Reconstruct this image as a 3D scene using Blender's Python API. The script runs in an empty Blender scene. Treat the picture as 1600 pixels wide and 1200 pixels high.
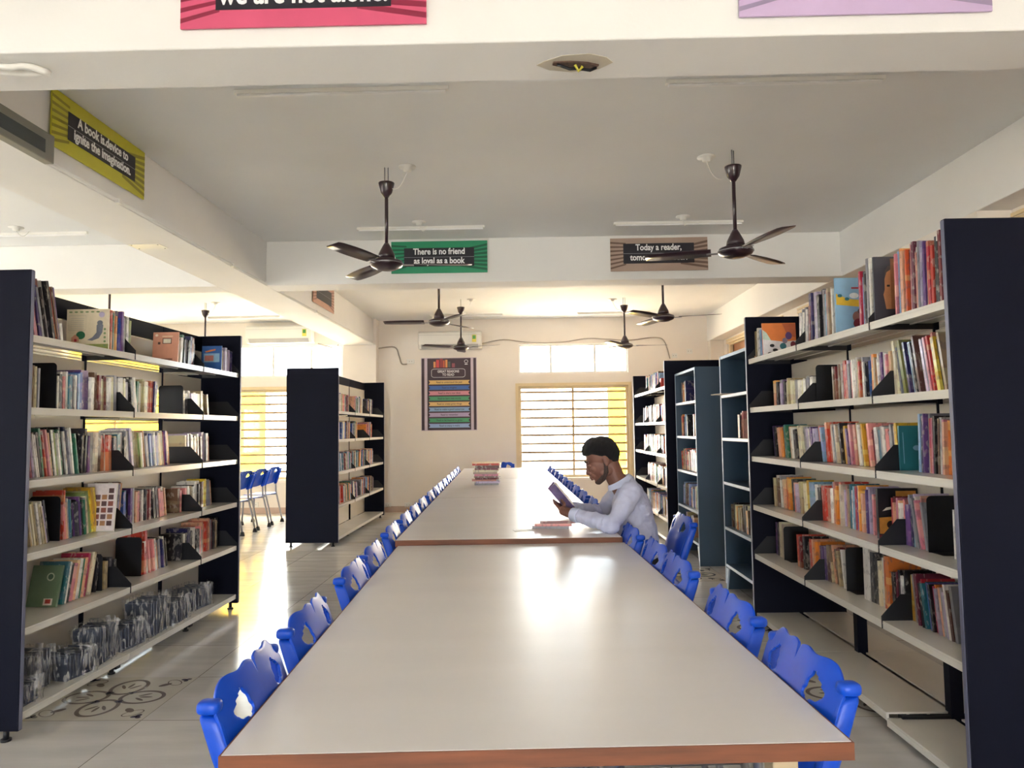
import bpy, bmesh, math, random
from mathutils import Vector, Matrix, noise
import numpy as np
random.seed(7)
PI = math.pi
C = bpy.context.scene.collection
SC = bpy.context.scene

# light levels: exposure, sky strength and the daylight coming in at each window
EXPO = 2.02
SKY = 6.0
DAY = [
    ('ground_bounce_back', .8, 12.75, 1.2, 2.2, 2.6, (-math.pi/2 - .5, 0, 0), 70, (1.0, .66, .34)),  # added warm lamp aimed upward, standing in for bounce off sunlit ground
    ('ground_bounce_left_window', -4.1, 12.75, 1.2, 2.4, 2.6, (-math.pi/2 - .5, 0, 0), 50, (1.0, .74, .44)),  # second added upward lamp, warm ground bounce at the left window
    ('sky_light_side', -9.1, 4.5, 1.1, 11, 2.0, (0, -math.pi/2 - .25, 0), 240, (.96, .97, 1.0)),
    ('sky_light_front', -.0, -6.0, 1.1, 6, 2.0, (math.pi/2 + .15, 0, 0), 130, (1.0, .92, .86)),
]
# ------------------------------------------------------------------ camera
F, PITCH, ROLL, CH, YAW = 1133.59, 0.0625, 0.0126, 1.3518, 0.0187
cd = bpy.data.cameras.new('camera')
cam = bpy.data.objects.new('camera', cd)
C.objects.link(cam)
cd.sensor_fit = 'HORIZONTAL'; cd.sensor_width = 36.0; cd.lens = 36.0 * F / 1600.0
cd.clip_start = 0.05; cd.clip_end = 200
_f = Vector((-math.sin(YAW) * math.cos(PITCH), math.cos(YAW) * math.cos(PITCH), math.sin(PITCH)))
_r = Vector((math.cos(YAW), math.sin(YAW), 0))
_u = _r.cross(_f)
_R = math.cos(ROLL) * _r - math.sin(ROLL) * _u
_U = math.sin(ROLL) * _r + math.cos(ROLL) * _u
M = Matrix((_R, _U, -_f)).transposed().to_4x4()
M.translation = Vector((0, 0, CH))
cam.matrix_world = M
SC.camera = cam

# ------------------------------------------------------------------ exposure, world
SC.view_settings.view_transform = 'Standard'
SC.view_settings.look = 'None'
SC.view_settings.gamma = 1.0
SC.view_settings.use_curve_mapping = False
SC.view_settings.exposure = EXPO
SC.cycles.max_bounces = 10
SC.cycles.diffuse_bounces = 8
SC.cycles.glossy_bounces = 4
SC.cycles.transmission_bounces = 6
SC.cycles.transparent_max_bounces = 12
SC.cycles.sample_clamp_indirect = 8
w = bpy.data.worlds.new('daylight'); SC.world = w; w.use_nodes = True
nt = w.node_tree; nt.nodes.clear()
out = nt.nodes.new('ShaderNodeOutputWorld'); bg = nt.nodes.new('ShaderNodeBackground')
tc = nt.nodes.new('ShaderNodeTexCoord'); sp = nt.nodes.new('ShaderNodeSeparateXYZ')
mr = nt.nodes.new('ShaderNodeMapRange'); mr.inputs['From Min'].default_value = -0.25; mr.inputs['From Max'].default_value = 0.15
cr = nt.nodes.new('ShaderNodeValToRGB')
cr.color_ramp.elements[0].color = (1.0, 0.88, 0.75, 1); cr.color_ramp.elements[1].color = (0.86, 0.93, 1.0, 1)
nt.links.new(tc.outputs['Generated'], sp.inputs[0]); nt.links.new(sp.outputs['Z'], mr.inputs[0])
nt.links.new(mr.outputs[0], cr.inputs[0]); nt.links.new(cr.outputs[0], bg.inputs['Color'])
bg.inputs['Strength'].default_value = SKY
nt.links.new(bg.outputs[0], out.inputs[0])

def daylight(name, x, y, z, sx, sz, rot, power, col):
    l = bpy.data.lights.new(name, 'AREA'); l.shape = 'RECTANGLE'; l.size = sx; l.size_y = sz
    l.energy = power; l.color = col
    o = bpy.data.objects.new(name, l); C.objects.link(o); o.location = (x, y, z); o.rotation_euler = rot
    return o
for a in DAY:
    daylight(*a)

# ------------------------------------------------------------------ materials
MATS = {}
def mat(name, col, rough=0.5, metal=0.0, var=0.06, scale=6.0, bump=0.0, bscale=60.0, spec=0.5, coat=0.0, stretch=None):
    if name in MATS: return MATS[name]
    m = bpy.data.materials.new(name); m.use_nodes = True; n = m.node_tree
    b = n.nodes['Principled BSDF']
    b.inputs['Roughness'].default_value = rough; b.inputs['Metallic'].default_value = metal
    b.inputs['Specular IOR Level'].default_value = spec
    b.inputs['Coat Weight'].default_value = coat; b.inputs['Coat Roughness'].default_value = 0.08
    t = n.nodes.new('ShaderNodeTexCoord'); mp = n.nodes.new('ShaderNodeMapping')
    if stretch: mp.inputs['Scale'].default_value = stretch
    nz = n.nodes.new('ShaderNodeTexNoise'); nz.inputs['Scale'].default_value = scale; nz.inputs['Detail'].default_value = 4
    r = n.nodes.new('ShaderNodeValToRGB')
    c0 = tuple(max(0, c * (1 - var)) for c in col); c1 = tuple(min(1, c * (1 + var)) for c in col)
    r.color_ramp.elements[0].position = 0.3; r.color_ramp.elements[1].position = 0.7
    r.color_ramp.elements[0].color = (*c0, 1); r.color_ramp.elements[1].color = (*c1, 1)
    n.links.new(t.outputs['Object'], mp.inputs[0]); n.links.new(mp.outputs[0], nz.inputs['Vector'])
    n.links.new(nz.outputs['Fac'], r.inputs[0]); n.links.new(r.outputs[0], b.inputs['Base Color'])
    if bump:
        nb = n.nodes.new('ShaderNodeTexNoise'); nb.inputs['Scale'].default_value = bscale
        bp = n.nodes.new('ShaderNodeBump'); bp.inputs['Strength'].default_value = bump; bp.inputs['Distance'].default_value = 0.01
        n.links.new(mp.outputs[0], nb.inputs['Vector']); n.links.new(nb.outputs['Fac'], bp.inputs['Height'])
        n.links.new(bp.outputs[0], b.inputs['Normal'])
    MATS[name] = m
    return m

def srgb(r, g, b):
    f = lambda v: (v / 255 / 12.92) if v / 255 <= 0.04045 else ((v / 255 + 0.055) / 1.055) ** 2.4
    return (f(r), f(g), f(b))

WALL = mat('wall_paint', (0.83, 0.77, 0.70), 0.75, var=0.03, scale=1.5, bump=0.05, bscale=90)
CEIL = mat('ceiling_paint', (0.77, 0.78, 0.78), 0.85, var=0.03, scale=1.2, bump=0.05, bscale=60)
BEAM = mat('beam_paint', (0.78, 0.77, 0.75), 0.75, var=0.03, scale=1.4, bump=0.05, bscale=70)
NAVY = mat('navy_steel', srgb(15, 17, 32), 0.55, var=0.08, scale=2, spec=.10)
NAVY_LIT = mat('lit_steel_edge', srgb(104, 106, 128), 0.35, var=0.04)
CREAM = mat('cream_steel', srgb(214, 206, 192), 0.35, var=0.03, scale=3)
SHELF = mat('shelf_enamel', srgb(222, 218, 208), 0.18, var=0.03, scale=3)
BLACK = mat('black_steel', srgb(12, 13, 22), 0.5, var=0.1)
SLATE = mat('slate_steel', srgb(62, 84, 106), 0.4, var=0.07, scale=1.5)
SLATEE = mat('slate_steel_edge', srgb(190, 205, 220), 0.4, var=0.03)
BLUE = mat('blue_plastic', srgb(6, 70, 190), 0.36, var=0.06, scale=9, spec=.35)
CHROME = mat('grey_tube', srgb(150, 150, 155), 0.3, metal=0.7, var=0.04)
RUB = mat('black_rubber', (0.02, 0.02, 0.02), 0.7)
WHITE = mat('white_plastic', (0.78, 0.77, 0.73), 0.4, var=0.02)
FANM = mat('brown_enamel', srgb(44, 24, 34), 0.3, var=0.1, coat=0.4)
FRAME = mat('window_enamel', srgb(225, 205, 165), 0.45, var=0.03)
PAPER = mat('page_paper', srgb(226, 220, 205), 0.8, var=0.08, scale=200, stretch=(1, 0.02, 0.02))
PLY = mat('brown_board', srgb(176, 132, 100), 0.6, var=0.22, scale=3, stretch=(1, 1, 0.25))

# laminate table top
def laminate():
    m = mat('table_laminate', srgb(216, 212, 211), 0.24, var=0.035, scale=3, stretch=(0.35, 1.6, 1), spec=0.6)
    n = m.node_tree; b = n.nodes['Principled BSDF']
    nz = n.nodes.new('ShaderNodeTexNoise'); nz.inputs['Scale'].default_value = 3.5; nz.inputs['Detail'].default_value = 6
    mr = n.nodes.new('ShaderNodeMapRange'); mr.inputs['To Min'].default_value = 0.24; mr.inputs['To Max'].default_value = 0.36
    n.links.new(nz.outputs['Fac'], mr.inputs[0]); n.links.new(mr.outputs[0], b.inputs['Roughness'])
    return m
LAM = laminate()
WOODE = mat('wood_lipping', srgb(112, 62, 36), 0.55, var=0.3, scale=4, stretch=(1.2, 14, 14))
WOODL = mat('pale_wood', srgb(186, 166, 136), 0.5, var=0.1, scale=4, stretch=(1, 1, 8))

def floor_mat():
    m = bpy.data.materials.new('floor_tiles'); m.use_nodes = True; n = m.node_tree; b = n.nodes['Principled BSDF']
    t = n.nodes.new('ShaderNodeTexCoord'); mp = n.nodes.new('ShaderNodeMapping')
    mp.inputs['Location'].default_value = (1.84, -3.49, 0)
    n.links.new(t.outputs['Object'], mp.inputs[0])
    br = n.nodes.new('ShaderNodeTexBrick'); br.offset = 0.0; br.squash = 1.0
    br.inputs['Scale'].default_value = 1.0; br.inputs['Brick Width'].default_value = 0.6; br.inputs['Row Height'].default_value = 0.6
    br.inputs['Mortar Size'].default_value = 0.0022; br.inputs['Mortar Smooth'].default_value = 0.1
    br.inputs['Color1'].default_value = (*srgb(208, 204, 199), 1); br.inputs['Color2'].default_value = (*srgb(196, 192, 188), 1)
    br.inputs['Mortar'].default_value = (*srgb(120, 112, 104), 1)
    n.links.new(mp.outputs[0], br.inputs['Vector'])
    nz = n.nodes.new('ShaderNodeTexNoise'); nz.inputs['Scale'].default_value = 4; nz.inputs['Detail'].default_value = 8
    mp2 = n.nodes.new('ShaderNodeMapping'); mp2.inputs['Scale'].default_value = (0.5, 2.5, 1)
    n.links.new(t.outputs['Object'], mp2.inputs[0]); n.links.new(mp2.outputs[0], nz.inputs['Vector'])
    mx = n.nodes.new('ShaderNodeMixRGB'); mx.blend_type = 'MULTIPLY'; mx.inputs['Fac'].default_value = 0.5
    r = n.nodes.new('ShaderNodeValToRGB'); r.color_ramp.elements[0].color = (0.72, 0.72, 0.72, 1); r.color_ramp.elements[1].color = (1, 1, 1, 1)
    r.color_ramp.elements[0].position = 0.3; r.color_ramp.elements[1].position = 0.65
    n.links.new(nz.outputs['Fac'], r.inputs[0]); n.links.new(br.outputs['Color'], mx.inputs[1]); n.links.new(r.outputs[0], mx.inputs[2])
    n.links.new(mx.outputs[0], b.inputs['Base Color'])
    mr = n.nodes.new('ShaderNodeMapRange'); mr.inputs['To Min'].default_value = 0.10; mr.inputs['To Max'].default_value = 0.26
    n.links.new(nz.outputs['Fac'], mr.inputs[0]); n.links.new(mr.outputs[0], b.inputs['Roughness'])
    return m
FLOOR = floor_mat()

def glass_mat():
    m = bpy.data.materials.new('window_glass'); m.use_nodes = True; n = m.node_tree; n.nodes.clear()
    o = n.nodes.new('ShaderNodeOutputMaterial'); tr = n.nodes.new('ShaderNodeBsdfTransparent'); g = n.nodes.new('ShaderNodeBsdfGlossy')
    g.inputs['Roughness'].default_value = 0.03
    nz = n.nodes.new('ShaderNodeTexNoise'); r = n.nodes.new('ShaderNodeValToRGB')
    r.color_ramp.elements[0].color = (0.9, 0.93, 0.92, 1); r.color_ramp.elements[1].color = (0.97, 0.98, 0.98, 1)
    n.links.new(nz.outputs['Fac'], r.inputs[0]); n.links.new(r.outputs[0], tr.inputs['Color'])
    mx = n.nodes.new('ShaderNodeMixShader'); mx.inputs[0].default_value = 0.06
    n.links.new(tr.outputs[0], mx.inputs[1]); n.links.new(g.outputs[0], mx.inputs[2]); n.links.new(mx.outputs[0], o.inputs['Surface'])
    return m
GLASS = glass_mat()
def sheet_mat(name, col, tr_amt):
    m = bpy.data.materials.new(name); m.use_nodes = True; n = m.node_tree; n.nodes.clear()
    o = n.nodes.new('ShaderNodeOutputMaterial'); a = n.nodes.new('ShaderNodeBsdfDiffuse'); t = n.nodes.new('ShaderNodeBsdfTranslucent')
    nz = n.nodes.new('ShaderNodeTexNoise'); nz.inputs['Scale'].default_value = 5
    r = n.nodes.new('ShaderNodeValToRGB'); r.color_ramp.elements[0].color = (*[c * 0.85 for c in col], 1); r.color_ramp.elements[1].color = (*col, 1)
    n.links.new(nz.outputs['Fac'], r.inputs[0]); n.links.new(r.outputs[0], a.inputs[0]); n.links.new(r.outputs[0], t.inputs[0])
    mx = n.nodes.new('ShaderNodeMixShader'); mx.inputs[0].default_value = tr_amt
    n.links.new(a.outputs[0], mx.inputs[1]); n.links.new(t.outputs[0], mx.inputs[2]); n.links.new(mx.outputs[0], o.inputs['Surface'])
    return m
YEL = sheet_mat('yellow_sheet', (1.0, 0.83, 0.20), 0.7)

# ------------------------------------------------------------------ mesh helpers
def bm_box(bm, x0, x1, y0, y1, z0, z1, m=None, mi=0):
    vs = [bm.verts.new(Vector(p)) for p in ((x0,y0,z0),(x1,y0,z0),(x1,y1,z0),(x0,y1,z0),(x0,y0,z1),(x1,y0,z1),(x1,y1,z1),(x0,y1,z1))]
    if m is not None:
        for v in vs: v.co = m @ v.co
    for f in ((0,3,2,1),(4,5,6,7),(0,1,5,4),(1,2,6,5),(2,3,7,6),(3,0,4,7)):
        fc = bm.faces.new([vs[i] for i in f]); fc.material_index = mi
    return vs
def bm_prism(bm, pts, axis, a, b, m=None, mi=0):
    # extrude a polygon (list of 2D points) along axis (0,1,2) from a to b
    def P(p, t):
        c = [0, 0, 0]; o = [i for i in range(3) if i != axis]
        c[o[0]], c[o[1]], c[axis] = p[0], p[1], t
        v = Vector(c); return m @ v if m is not None else v
    A = [bm.verts.new(P(p, a)) for p in pts]; B = [bm.verts.new(P(p, b)) for p in pts]
    n = len(pts)
    fs = [bm.faces.new(A), bm.faces.new(list(reversed(B)))]
    for i in range(n): fs.append(bm.faces.new((A[i], B[i], B[(i+1) % n], A[(i+1) % n])))
    for f in fs: f.material_index = mi
    return fs
def bm_tube(bm, pts, r, seg=10, cap=True, radii=None):
    pts = [Vector(p) for p in pts]; rings = []
    prev = None
    for i, p in enumerate(pts):
        d = (pts[min(i+1, len(pts)-1)] - pts[max(i-1, 0)])
        if d.length < 1e-9: d = Vector((0, 0, 1))
        d.normalize()
        if prev is None:
            a = d.orthogonal().normalized()
        else:
            a = prev - d * prev.dot(d)
            a = a.normalized() if a.length > 1e-6 else d.orthogonal().normalized()
        prev = a; b = d.cross(a)
        rr = radii[i] if radii else r
        rings.append([bm.verts.new(p + (a * math.cos(2*PI*k/seg) + b * math.sin(2*PI*k/seg)) * rr) for k in range(seg)])
    for i in range(len(rings)-1):
        for k in range(seg):
            f = bm.faces.new((rings[i][k], rings[i][(k+1) % seg], rings[i+1][(k+1) % seg], rings[i+1][k])); f.smooth = True
    if cap:
        bm.faces.new(list(reversed(rings[0]))); bm.faces.new(rings[-1])
def bm_lathe(bm, prof, seg=24, cx=0, cy=0, cap=True):
    rings = []
    for r, z in prof:
        rings.append([bm.verts.new((cx + r * math.cos(2*PI*k/seg), cy + r * math.sin(2*PI*k/seg), z)) for k in range(seg)])
    for i in range(len(rings)-1):
        for k in range(seg):
            f = bm.faces.new((rings[i][k], rings[i][(k+1) % seg], rings[i+1][(k+1) % seg], rings[i+1][k])); f.smooth = True
    if cap:
        bm.faces.new(list(reversed(rings[0]))); bm.faces.new(rings[-1])
def obj(name, bm, mats, parent=None, bevel=0, loc=None, rot=None):
    me = bpy.data.meshes.new(name)
    bmesh.ops.recalc_face_normals(bm, faces=bm.faces)
    bm.to_mesh(me); bm.free()
    for m in (mats if isinstance(mats, (list, tuple)) else [mats]): me.materials.append(m)
    o = bpy.data.objects.new(name, me); C.objects.link(o)
    if parent: o.parent = parent
    if loc is not None: o.location = loc
    if rot is not None: o.rotation_euler = rot
    if bevel:
        md = o.modifiers.new('bevel', 'BEVEL'); md.width = bevel; md.segments = 2; md.limit_method = 'ANGLE'
    return o
def box(name, dims, m, parent=None, bevel=0, **k):
    bm = bmesh.new(); bm_box(bm, *dims); return obj(name, bm, m, parent, bevel, **k)
def tag(o, label, cat, group=None, kind=None):
    o['label'] = label; o['category'] = cat
    if group: o['group'] = group
    if kind: o['kind'] = kind
    return o
def struct(o, label=None):
    o['kind'] = 'structure'
    if label: o['label'] = label
    return o
def thing(name, label, cat, loc=(0,0,0), rotz=0, group=None):
    o = bpy.data.objects.new(name, None); C.objects.link(o); o.empty_display_size = 0.1
    o.location = loc; o.rotation_euler = (0, 0, rotz)
    return tag(o, label, cat, group)
def dup(root, loc, rotz, label, group=None):
    r = root.copy(); C.objects.link(r); r.location = loc; r.rotation_euler = (0, 0, rotz); r['label'] = label
    if group: r['group'] = group
    for ch in list(root.children):
        c = ch.copy(); C.objects.link(c); c.parent = r
        for g in list(ch.children):
            d = g.copy(); C.objects.link(d); d.parent = c
    return r
def text(body, size, m, parent, loc, rot, name='lettering', sx=0.8, bold=0.012, align='CENTER', depth=0.0006, line=1.0, xf=None):
    cu = bpy.data.curves.new('t', 'FONT'); cu.body = body; cu.size = size; cu.align_x = align; cu.align_y = 'CENTER'
    cu.extrude = depth; cu.offset = bold * size; cu.space_line = line; cu.resolution_u = 3
    to = bpy.data.objects.new('t', cu); C.objects.link(to)
    dg = bpy.context.evaluated_depsgraph_get(); dg.update()
    me = bpy.data.meshes.new_from_object(to.evaluated_get(dg)); me.name = name
    bpy.data.objects.remove(to)
    for v in me.vertices: v.co.x *= sx
    me.materials.clear(); me.materials.append(m)
    o = bpy.data.objects.new(name, me); C.objects.link(o); o.parent = parent; o.location = loc; o.rotation_euler = rot
    return o

# ------------------------------------------------------------------ the room
ZC, ZB, W = 3.215, 2.7805, 12.146
XL, XR, XW, XLL, YB = -2.517, 3.05, 3.285, -8.6, -5.5
struct(box('floor', (XLL-.2, XW+.2, YB-.2, W+.3, -.1, 0), FLOOR))
struct(box('ceiling', (XLL-.2, XW+.2, YB-.2, W+.3, ZC, ZC+.15), CEIL))
def wall_with_holes(name, axis, pos, th, a0, a1, z0, z1, holes, m=WALL):
    # holes: (a, b, za, zb); wall plane perpendicular to axis, from pos to pos+th
    A = sorted({a0, a1, *[h[0] for h in holes], *[h[1] for h in holes]})
    Z = sorted({z0, z1, *[h[2] for h in holes], *[h[3] for h in holes]})
    bm = bmesh.new()
    for i in range(len(A)-1):
        for j in range(len(Z)-1):
            ca, cz = (A[i]+A[i+1])/2, (Z[j]+Z[j+1])/2
            if any(h[0] < ca < h[1] and h[2] < cz < h[3] for h in holes): continue
            if axis == 1: bm_box(bm, A[i], A[i+1], pos, pos+th, Z[j], Z[j+1])
            else: bm_box(bm, pos, pos+th, A[i], A[i+1], Z[j], Z[j+1])
    return struct(obj(name, bm, m))
# back wall windows: (x0, x1, z0, z1)
WB = [(-.12, 1.715, .545, 2.07), (-.11, 1.72, 2.285, 2.775), (-5.15, -3.10, .56, 2.07), (-4.95, -3.10, 2.285, 2.82), (-7.95, -6.0, .56, 2.07), (-7.95, -6.0, 2.285, 2.82)]
wall_with_holes('wall_back', 1, W, .2, XLL, XW+.2, 0, ZC, WB)
WR = [(5.85, 8.7, .9, 2.72), (9.2, 11.8, .9, 2.72), (1.6, 4.85, .9, 2.72)]
wall_with_holes('wall_right', 0, XW, .2, YB, W, 0, ZC, WR)
WLft = [(-4.0, -2.6, .9, 2.3), (1.0, 2.4, .7, 2.1), (4.4, 5.8, .7, 2.1)]
wall_with_holes('wall_left', 0, XLL-.2, .2, YB, W, 0, ZC, WLft)
WF = [(-6.2, -4.6, .6, 2.2), (-1.0, 1.7, .4, 1.8)]
wall_with_holes('wall_front', 1, YB-.2, .2, XLL, XW, 0, ZC, WF)
# beams: long beam left, long beam right, cross beams
struct(box('trim_1', (-3.0, XL, YB, W, ZB, ZC), BEAM, bevel=.006))
struct(box('trim_2', (XR, XW, YB, W, ZB, ZC), BEAM, bevel=.006))
for k, y in enumerate((2.5948, 6.9544)):
    bm = bmesh.new(); bm_box(bm, XL, XR, y, y+.30, ZB, ZC)
    struct(obj('trim_%d' % (3+k), bm, BEAM, bevel=.006))
    bm = bmesh.new(); bm_box(bm, XLL, -3.0, y, y+.30, ZB, ZC)
    struct(obj('trim_%d' % (5+k), bm, BEAM, bevel=.006))
# thin drip band along the foot of the far cross beam, and the pillars
struct(box('trim_7', (XL, XR, 6.942, 6.954, ZB, ZB+.045), BEAM))
struct(box('trim_8', (-3.03, -2.47, 11.93, W, 0, ZC-.0), WALL, bevel=.008))
struct(box('trim_9', (3.06, XW, 11.99, W, 0, ZB), WALL, bevel=.008))
struct(box('trim_10', (3.05, XW, 4.86, 5.84, 0, ZB), WALL))
for k, (a, b) in enumerate(((XLL, -3.03), (-2.47, 3.06))):
    struct(box('baseboard_back' + ('' if k == 0 else '_2'), (a, b, W-.012, W, 0, .1), mat('skirting_tile', srgb(190, 165, 150), .3)))

def window_back(n, x0, x1, z0, z1, mull, bars, frame=.045):
    root = thing('window_%d' % n, '', 'window'); del root['category']; root['kind'] = 'structure'
    root['label'] = 'back wall window'
    y0, y1 = W+.03, W+.075
    bm = bmesh.new()
    bm_box(bm, x0, x1, y0, y1, z0, z0+frame); bm_box(bm, x0, x1, y0, y1, z1-frame, z1)
    bm_box(bm, x0, x0+frame, y0, y1, z0+frame, z1-frame); bm_box(bm, x1-frame, x1, y0, y1, z0+frame, z1-frame)
    for q in mull: bm_box(bm, q-.02, q+.02, y0, y1, z0+frame, z1-frame)
    obj('window_frame', bm, FRAME if bars else WHITE, root, .003)
    if bars:
        bm = bmesh.new()
        for k in range(bars):
            z = z0+frame + (z1-z0-2*frame) * (k+.6) / bars
            bm_box(bm, x0+frame, x1-frame, y0-.012, y0-.001, z-.018, z+.018)
        obj('grille', bm, mat('grille_enamel', srgb(186, 158, 122), .5), root)
    box('pane', (x0+frame, x1-frame, y1-.012, y1-.008, z0+frame, z1-frame), GLASS, root)
    return root
window_back(1, *WB[0], (.79,), 10)
window_back(2, *WB[1], (.43, 1.17), 0, .03)
window_back(3, *WB[2], (), 10)
window_back(4, *WB[3], (-4.27, -3.62), 0, .03)
window_back(14, *WB[4], (-6.97,), 10)
window_back(15, *WB[5], (-7.3, -6.65), 0, .03)
for k, (a, b, z0, z1) in enumerate((WB[0], WB[2])):
    struct(box('trim_%d' % (11+k), (a-.06, b+.06, W-.05, W+.03, z0-.05, z0), WALL, bevel=.004))
    # cream architrave around the tall windows
    bm = bmesh.new()
    bm_box(bm, a-.05, a, W-.012, W+.03, z0, z1+.05); bm_box(bm, b, b+.05, W-.012, W+.03, z0, z1+.05); bm_box(bm, a, b, W-.012, W+.03, z1, z1+.05)
    struct(obj('trim_%d' % (13+k), bm, FRAME))
# yellow translucent shade boards standing upright outside beside each tall window
for x0, x1, lab in ((1.40, 1.85, 'upright yellow translucent shade board outside the right window'), (-5.3, -4.50, 'upright yellow translucent shade board outside the left window'), (-8.0, -6.0, 'wide yellow shade board outside the hidden window, seen through the left rack')):
    bm = bmesh.new()
    bm_box(bm, x0, x1, W+.32, W+.335, 0, 2.2); tag(obj('shade_board', bm, YEL), lab, 'shade', 'yellow shade boards outside')

def window_side(n, axis_x, y0, y1, z0, z1, sgn, board):
    root = thing('window_%d' % n, '', 'window'); del root['category']; root['kind'] = 'structure'; root['label'] = 'side wall window'
    x0 = axis_x + sgn * .03; x1 = axis_x + sgn * .08
    xa, xb = min(x0, x1), max(x0, x1); f = .05
    bm = bmesh.new()
    bm_box(bm, xa, xb, y0, y1, z0, z0+f); bm_box(bm, xa, xb, y0, y1, z1-f, z1); nn = 3
    for k in range(nn+1):
        y = y0 + (y1-y0-f) * k / nn; bm_box(bm, xa, xb, y, y+f, z0+f, z1-f)
    obj('window_frame', bm, FRAME if board else WHITE, root, .003)
    q = axis_x + sgn * .1
    if board: box('board', (min(q, q+sgn*.02), max(q, q+sgn*.02), y0, y1, z0, z1), PLY, root)
    else: box('pane', (min(q, q+sgn*.004), max(q, q+sgn*.004), y0, y1, z0, z1), GLASS, root)
for k, h in enumerate(WR): window_side(5+k, XW, *h, 1, True)
for k, h in enumerate(WLft): window_side(8+k, XLL, *h, -1, False)
# thin ledge strips under the right beam seen over the book rack
bm = bmesh.new()
for z in (2.742, 2.705):
    for a, b in ((5.85, 8.7), (9.2, 11.8), (1.6, 4.85)): bm_box(bm, XW-.018, XW+.03, a, b, z-.012, z+.012)
struct(obj('trim_15', bm, FRAME))
for k, (a, b, z0, z1) in enumerate(WF):
    root = thing('window_%d' % (12+k), '', 'window'); del root['category']; root['kind'] = 'structure'; root['label'] = 'front wall window'
    bm = bmesh.new(); f = .05
    bm_box(bm, a, b, YB-.08, YB-.03, z0, z0+f); bm_box(bm, a, b, YB-.08, YB-.03, z1-f, z1)
    for q in range(4):
        x = a + (b-a-f)*q/3; bm_box(bm, x, x+f, YB-.08, YB-.03, z0+f, z1-f)
    obj('window_frame', bm, WHITE, root, .003)
    box('pane', (a, b, YB-.1, YB-.096, z0, z1), GLASS, root)
# ground outside
struct(box('trim_16', (-12, 8, W+.2, W+1.6, -.1, 0), mat('outside_paving', srgb(200, 180, 140), .9)))

# medallion tiles laid in the floor
GREYP = mat('tile_grey', srgb(112, 102, 98), .2); DARKP = mat('tile_indigo', srgb(52, 44, 74), .2); PALEP = mat('tile_pale', srgb(196, 190, 178), .15)
def medallion(n, cx, cy):
    bm = bmesh.new()
    def ring(x, y, rx, ry, w, a=0, mi=1, seg=36, z=.0009):
        ca, sa = math.cos(a), math.sin(a); vi = []; vo = []
        for k in range(seg):
            t = 2*PI*k/seg
            for lst, q in ((vi, -w/2), (vo, w/2)):
                px, py = (rx+q)*math.cos(t), (ry+q)*math.sin(t)
                lst.append(bm.verts.new((cx+x+px*ca-py*sa, cy+y+px*sa+py*ca, z)))
        for k in range(seg): bm.faces.new((vi[k], vo[k], vo[(k+1) % seg], vi[(k+1) % seg])).material_index = mi
    def blob(x, y, rx, ry, a=0, mi=1, seg=14, z=.0011):
        ca, sa = math.cos(a), math.sin(a)
        f = bm.faces.new([bm.verts.new((cx+x+rx*math.cos(2*PI*k/seg)*ca-ry*math.sin(2*PI*k/seg)*sa, cy+y+rx*math.cos(2*PI*k/seg)*sa+ry*math.sin(2*PI*k/seg)*ca, z)) for k in range(seg)]); f.material_index = mi
    f = bm.faces.new([bm.verts.new((cx+a, cy+b, .0005)) for a, b in ((-.3,-.3),(.3,-.3),(.3,.3),(-.3,.3))]); f.material_index = 0
    for q in range(4):
        a = q*PI/2; dx, dy = math.cos(a), math.sin(a)
        ring(dx*.145, dy*.145, .105, .085, .02, a)
        for s in (-.5, 0, .5):
            blob(dx*.13+math.cos(a+s*2.2)*.035, dy*.13+math.sin(a+s*2.2)*.035, .034, .009, a+s*1.2)
        b = a+PI/4; ex, ey = math.cos(b), math.sin(b)
        for r0, sz in ((.085, .017), (.36, .022)):
            for t in (0, 2.1, 4.2): blob(ex*r0+math.cos(b+t)*sz*.6, ey*r0+math.sin(b+t)*sz*.6, sz*.75, sz*.55, b+t, 2)
        blob(ex*.25, ey*.25, .035, .018, b); ring(ex*.3, ey*.3, .03, .05, .006, b)
    struct(obj('trim_%d' % n, bm, [PALEP, GREYP, DARKP]))
for k, (x, y) in enumerate(((-2.14, 3.79), (1.66, 3.79), (1.46, 6.79), (1.66, 5.0), (-3.94, 7.39))):
    medallion(17+k, x, y)
# damaged hole in the near beam, with a patch of old plaster
bm = bmesh.new()
pts = [(.09,2.74),(.16,2.70),(.26,2.69),(.33,2.72),(.36,2.76),(.31,2.81),(.20,2.83),(.11,2.81),(.06,2.77)]
bm_prism(bm, pts, 2, ZB-.002, ZB+.001)
struct(obj('trim_22', bm, mat('old_plaster', srgb(190, 182, 165), .8)))
# ------------------------------------------------------------------ projection helper (only used to read shelf positions off the photograph)
CAMINV = cam.matrix_world.inverted()
def px_of(P):
    q = CAMINV @ Vector(P)
    return 800 + F * q.x / -q.z
def solve(fn, px, a, b):
    fa = px_of(fn(a)) - px
    for _ in range(40):
        c = (a+b)/2; fc = px_of(fn(c)) - px
        if (fa < 0) == (fc < 0): a, fa = c, fc
        else: b = c
    return (a+b)/2

# ------------------------------------------------------------------ library racks
BAY, SHORT, RH = .8731, .6019, 2.1151
LEV = [1.8173, 1.4811, 1.1458, .8146, .4831]
RL = 2*BAY + SHORT
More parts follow.
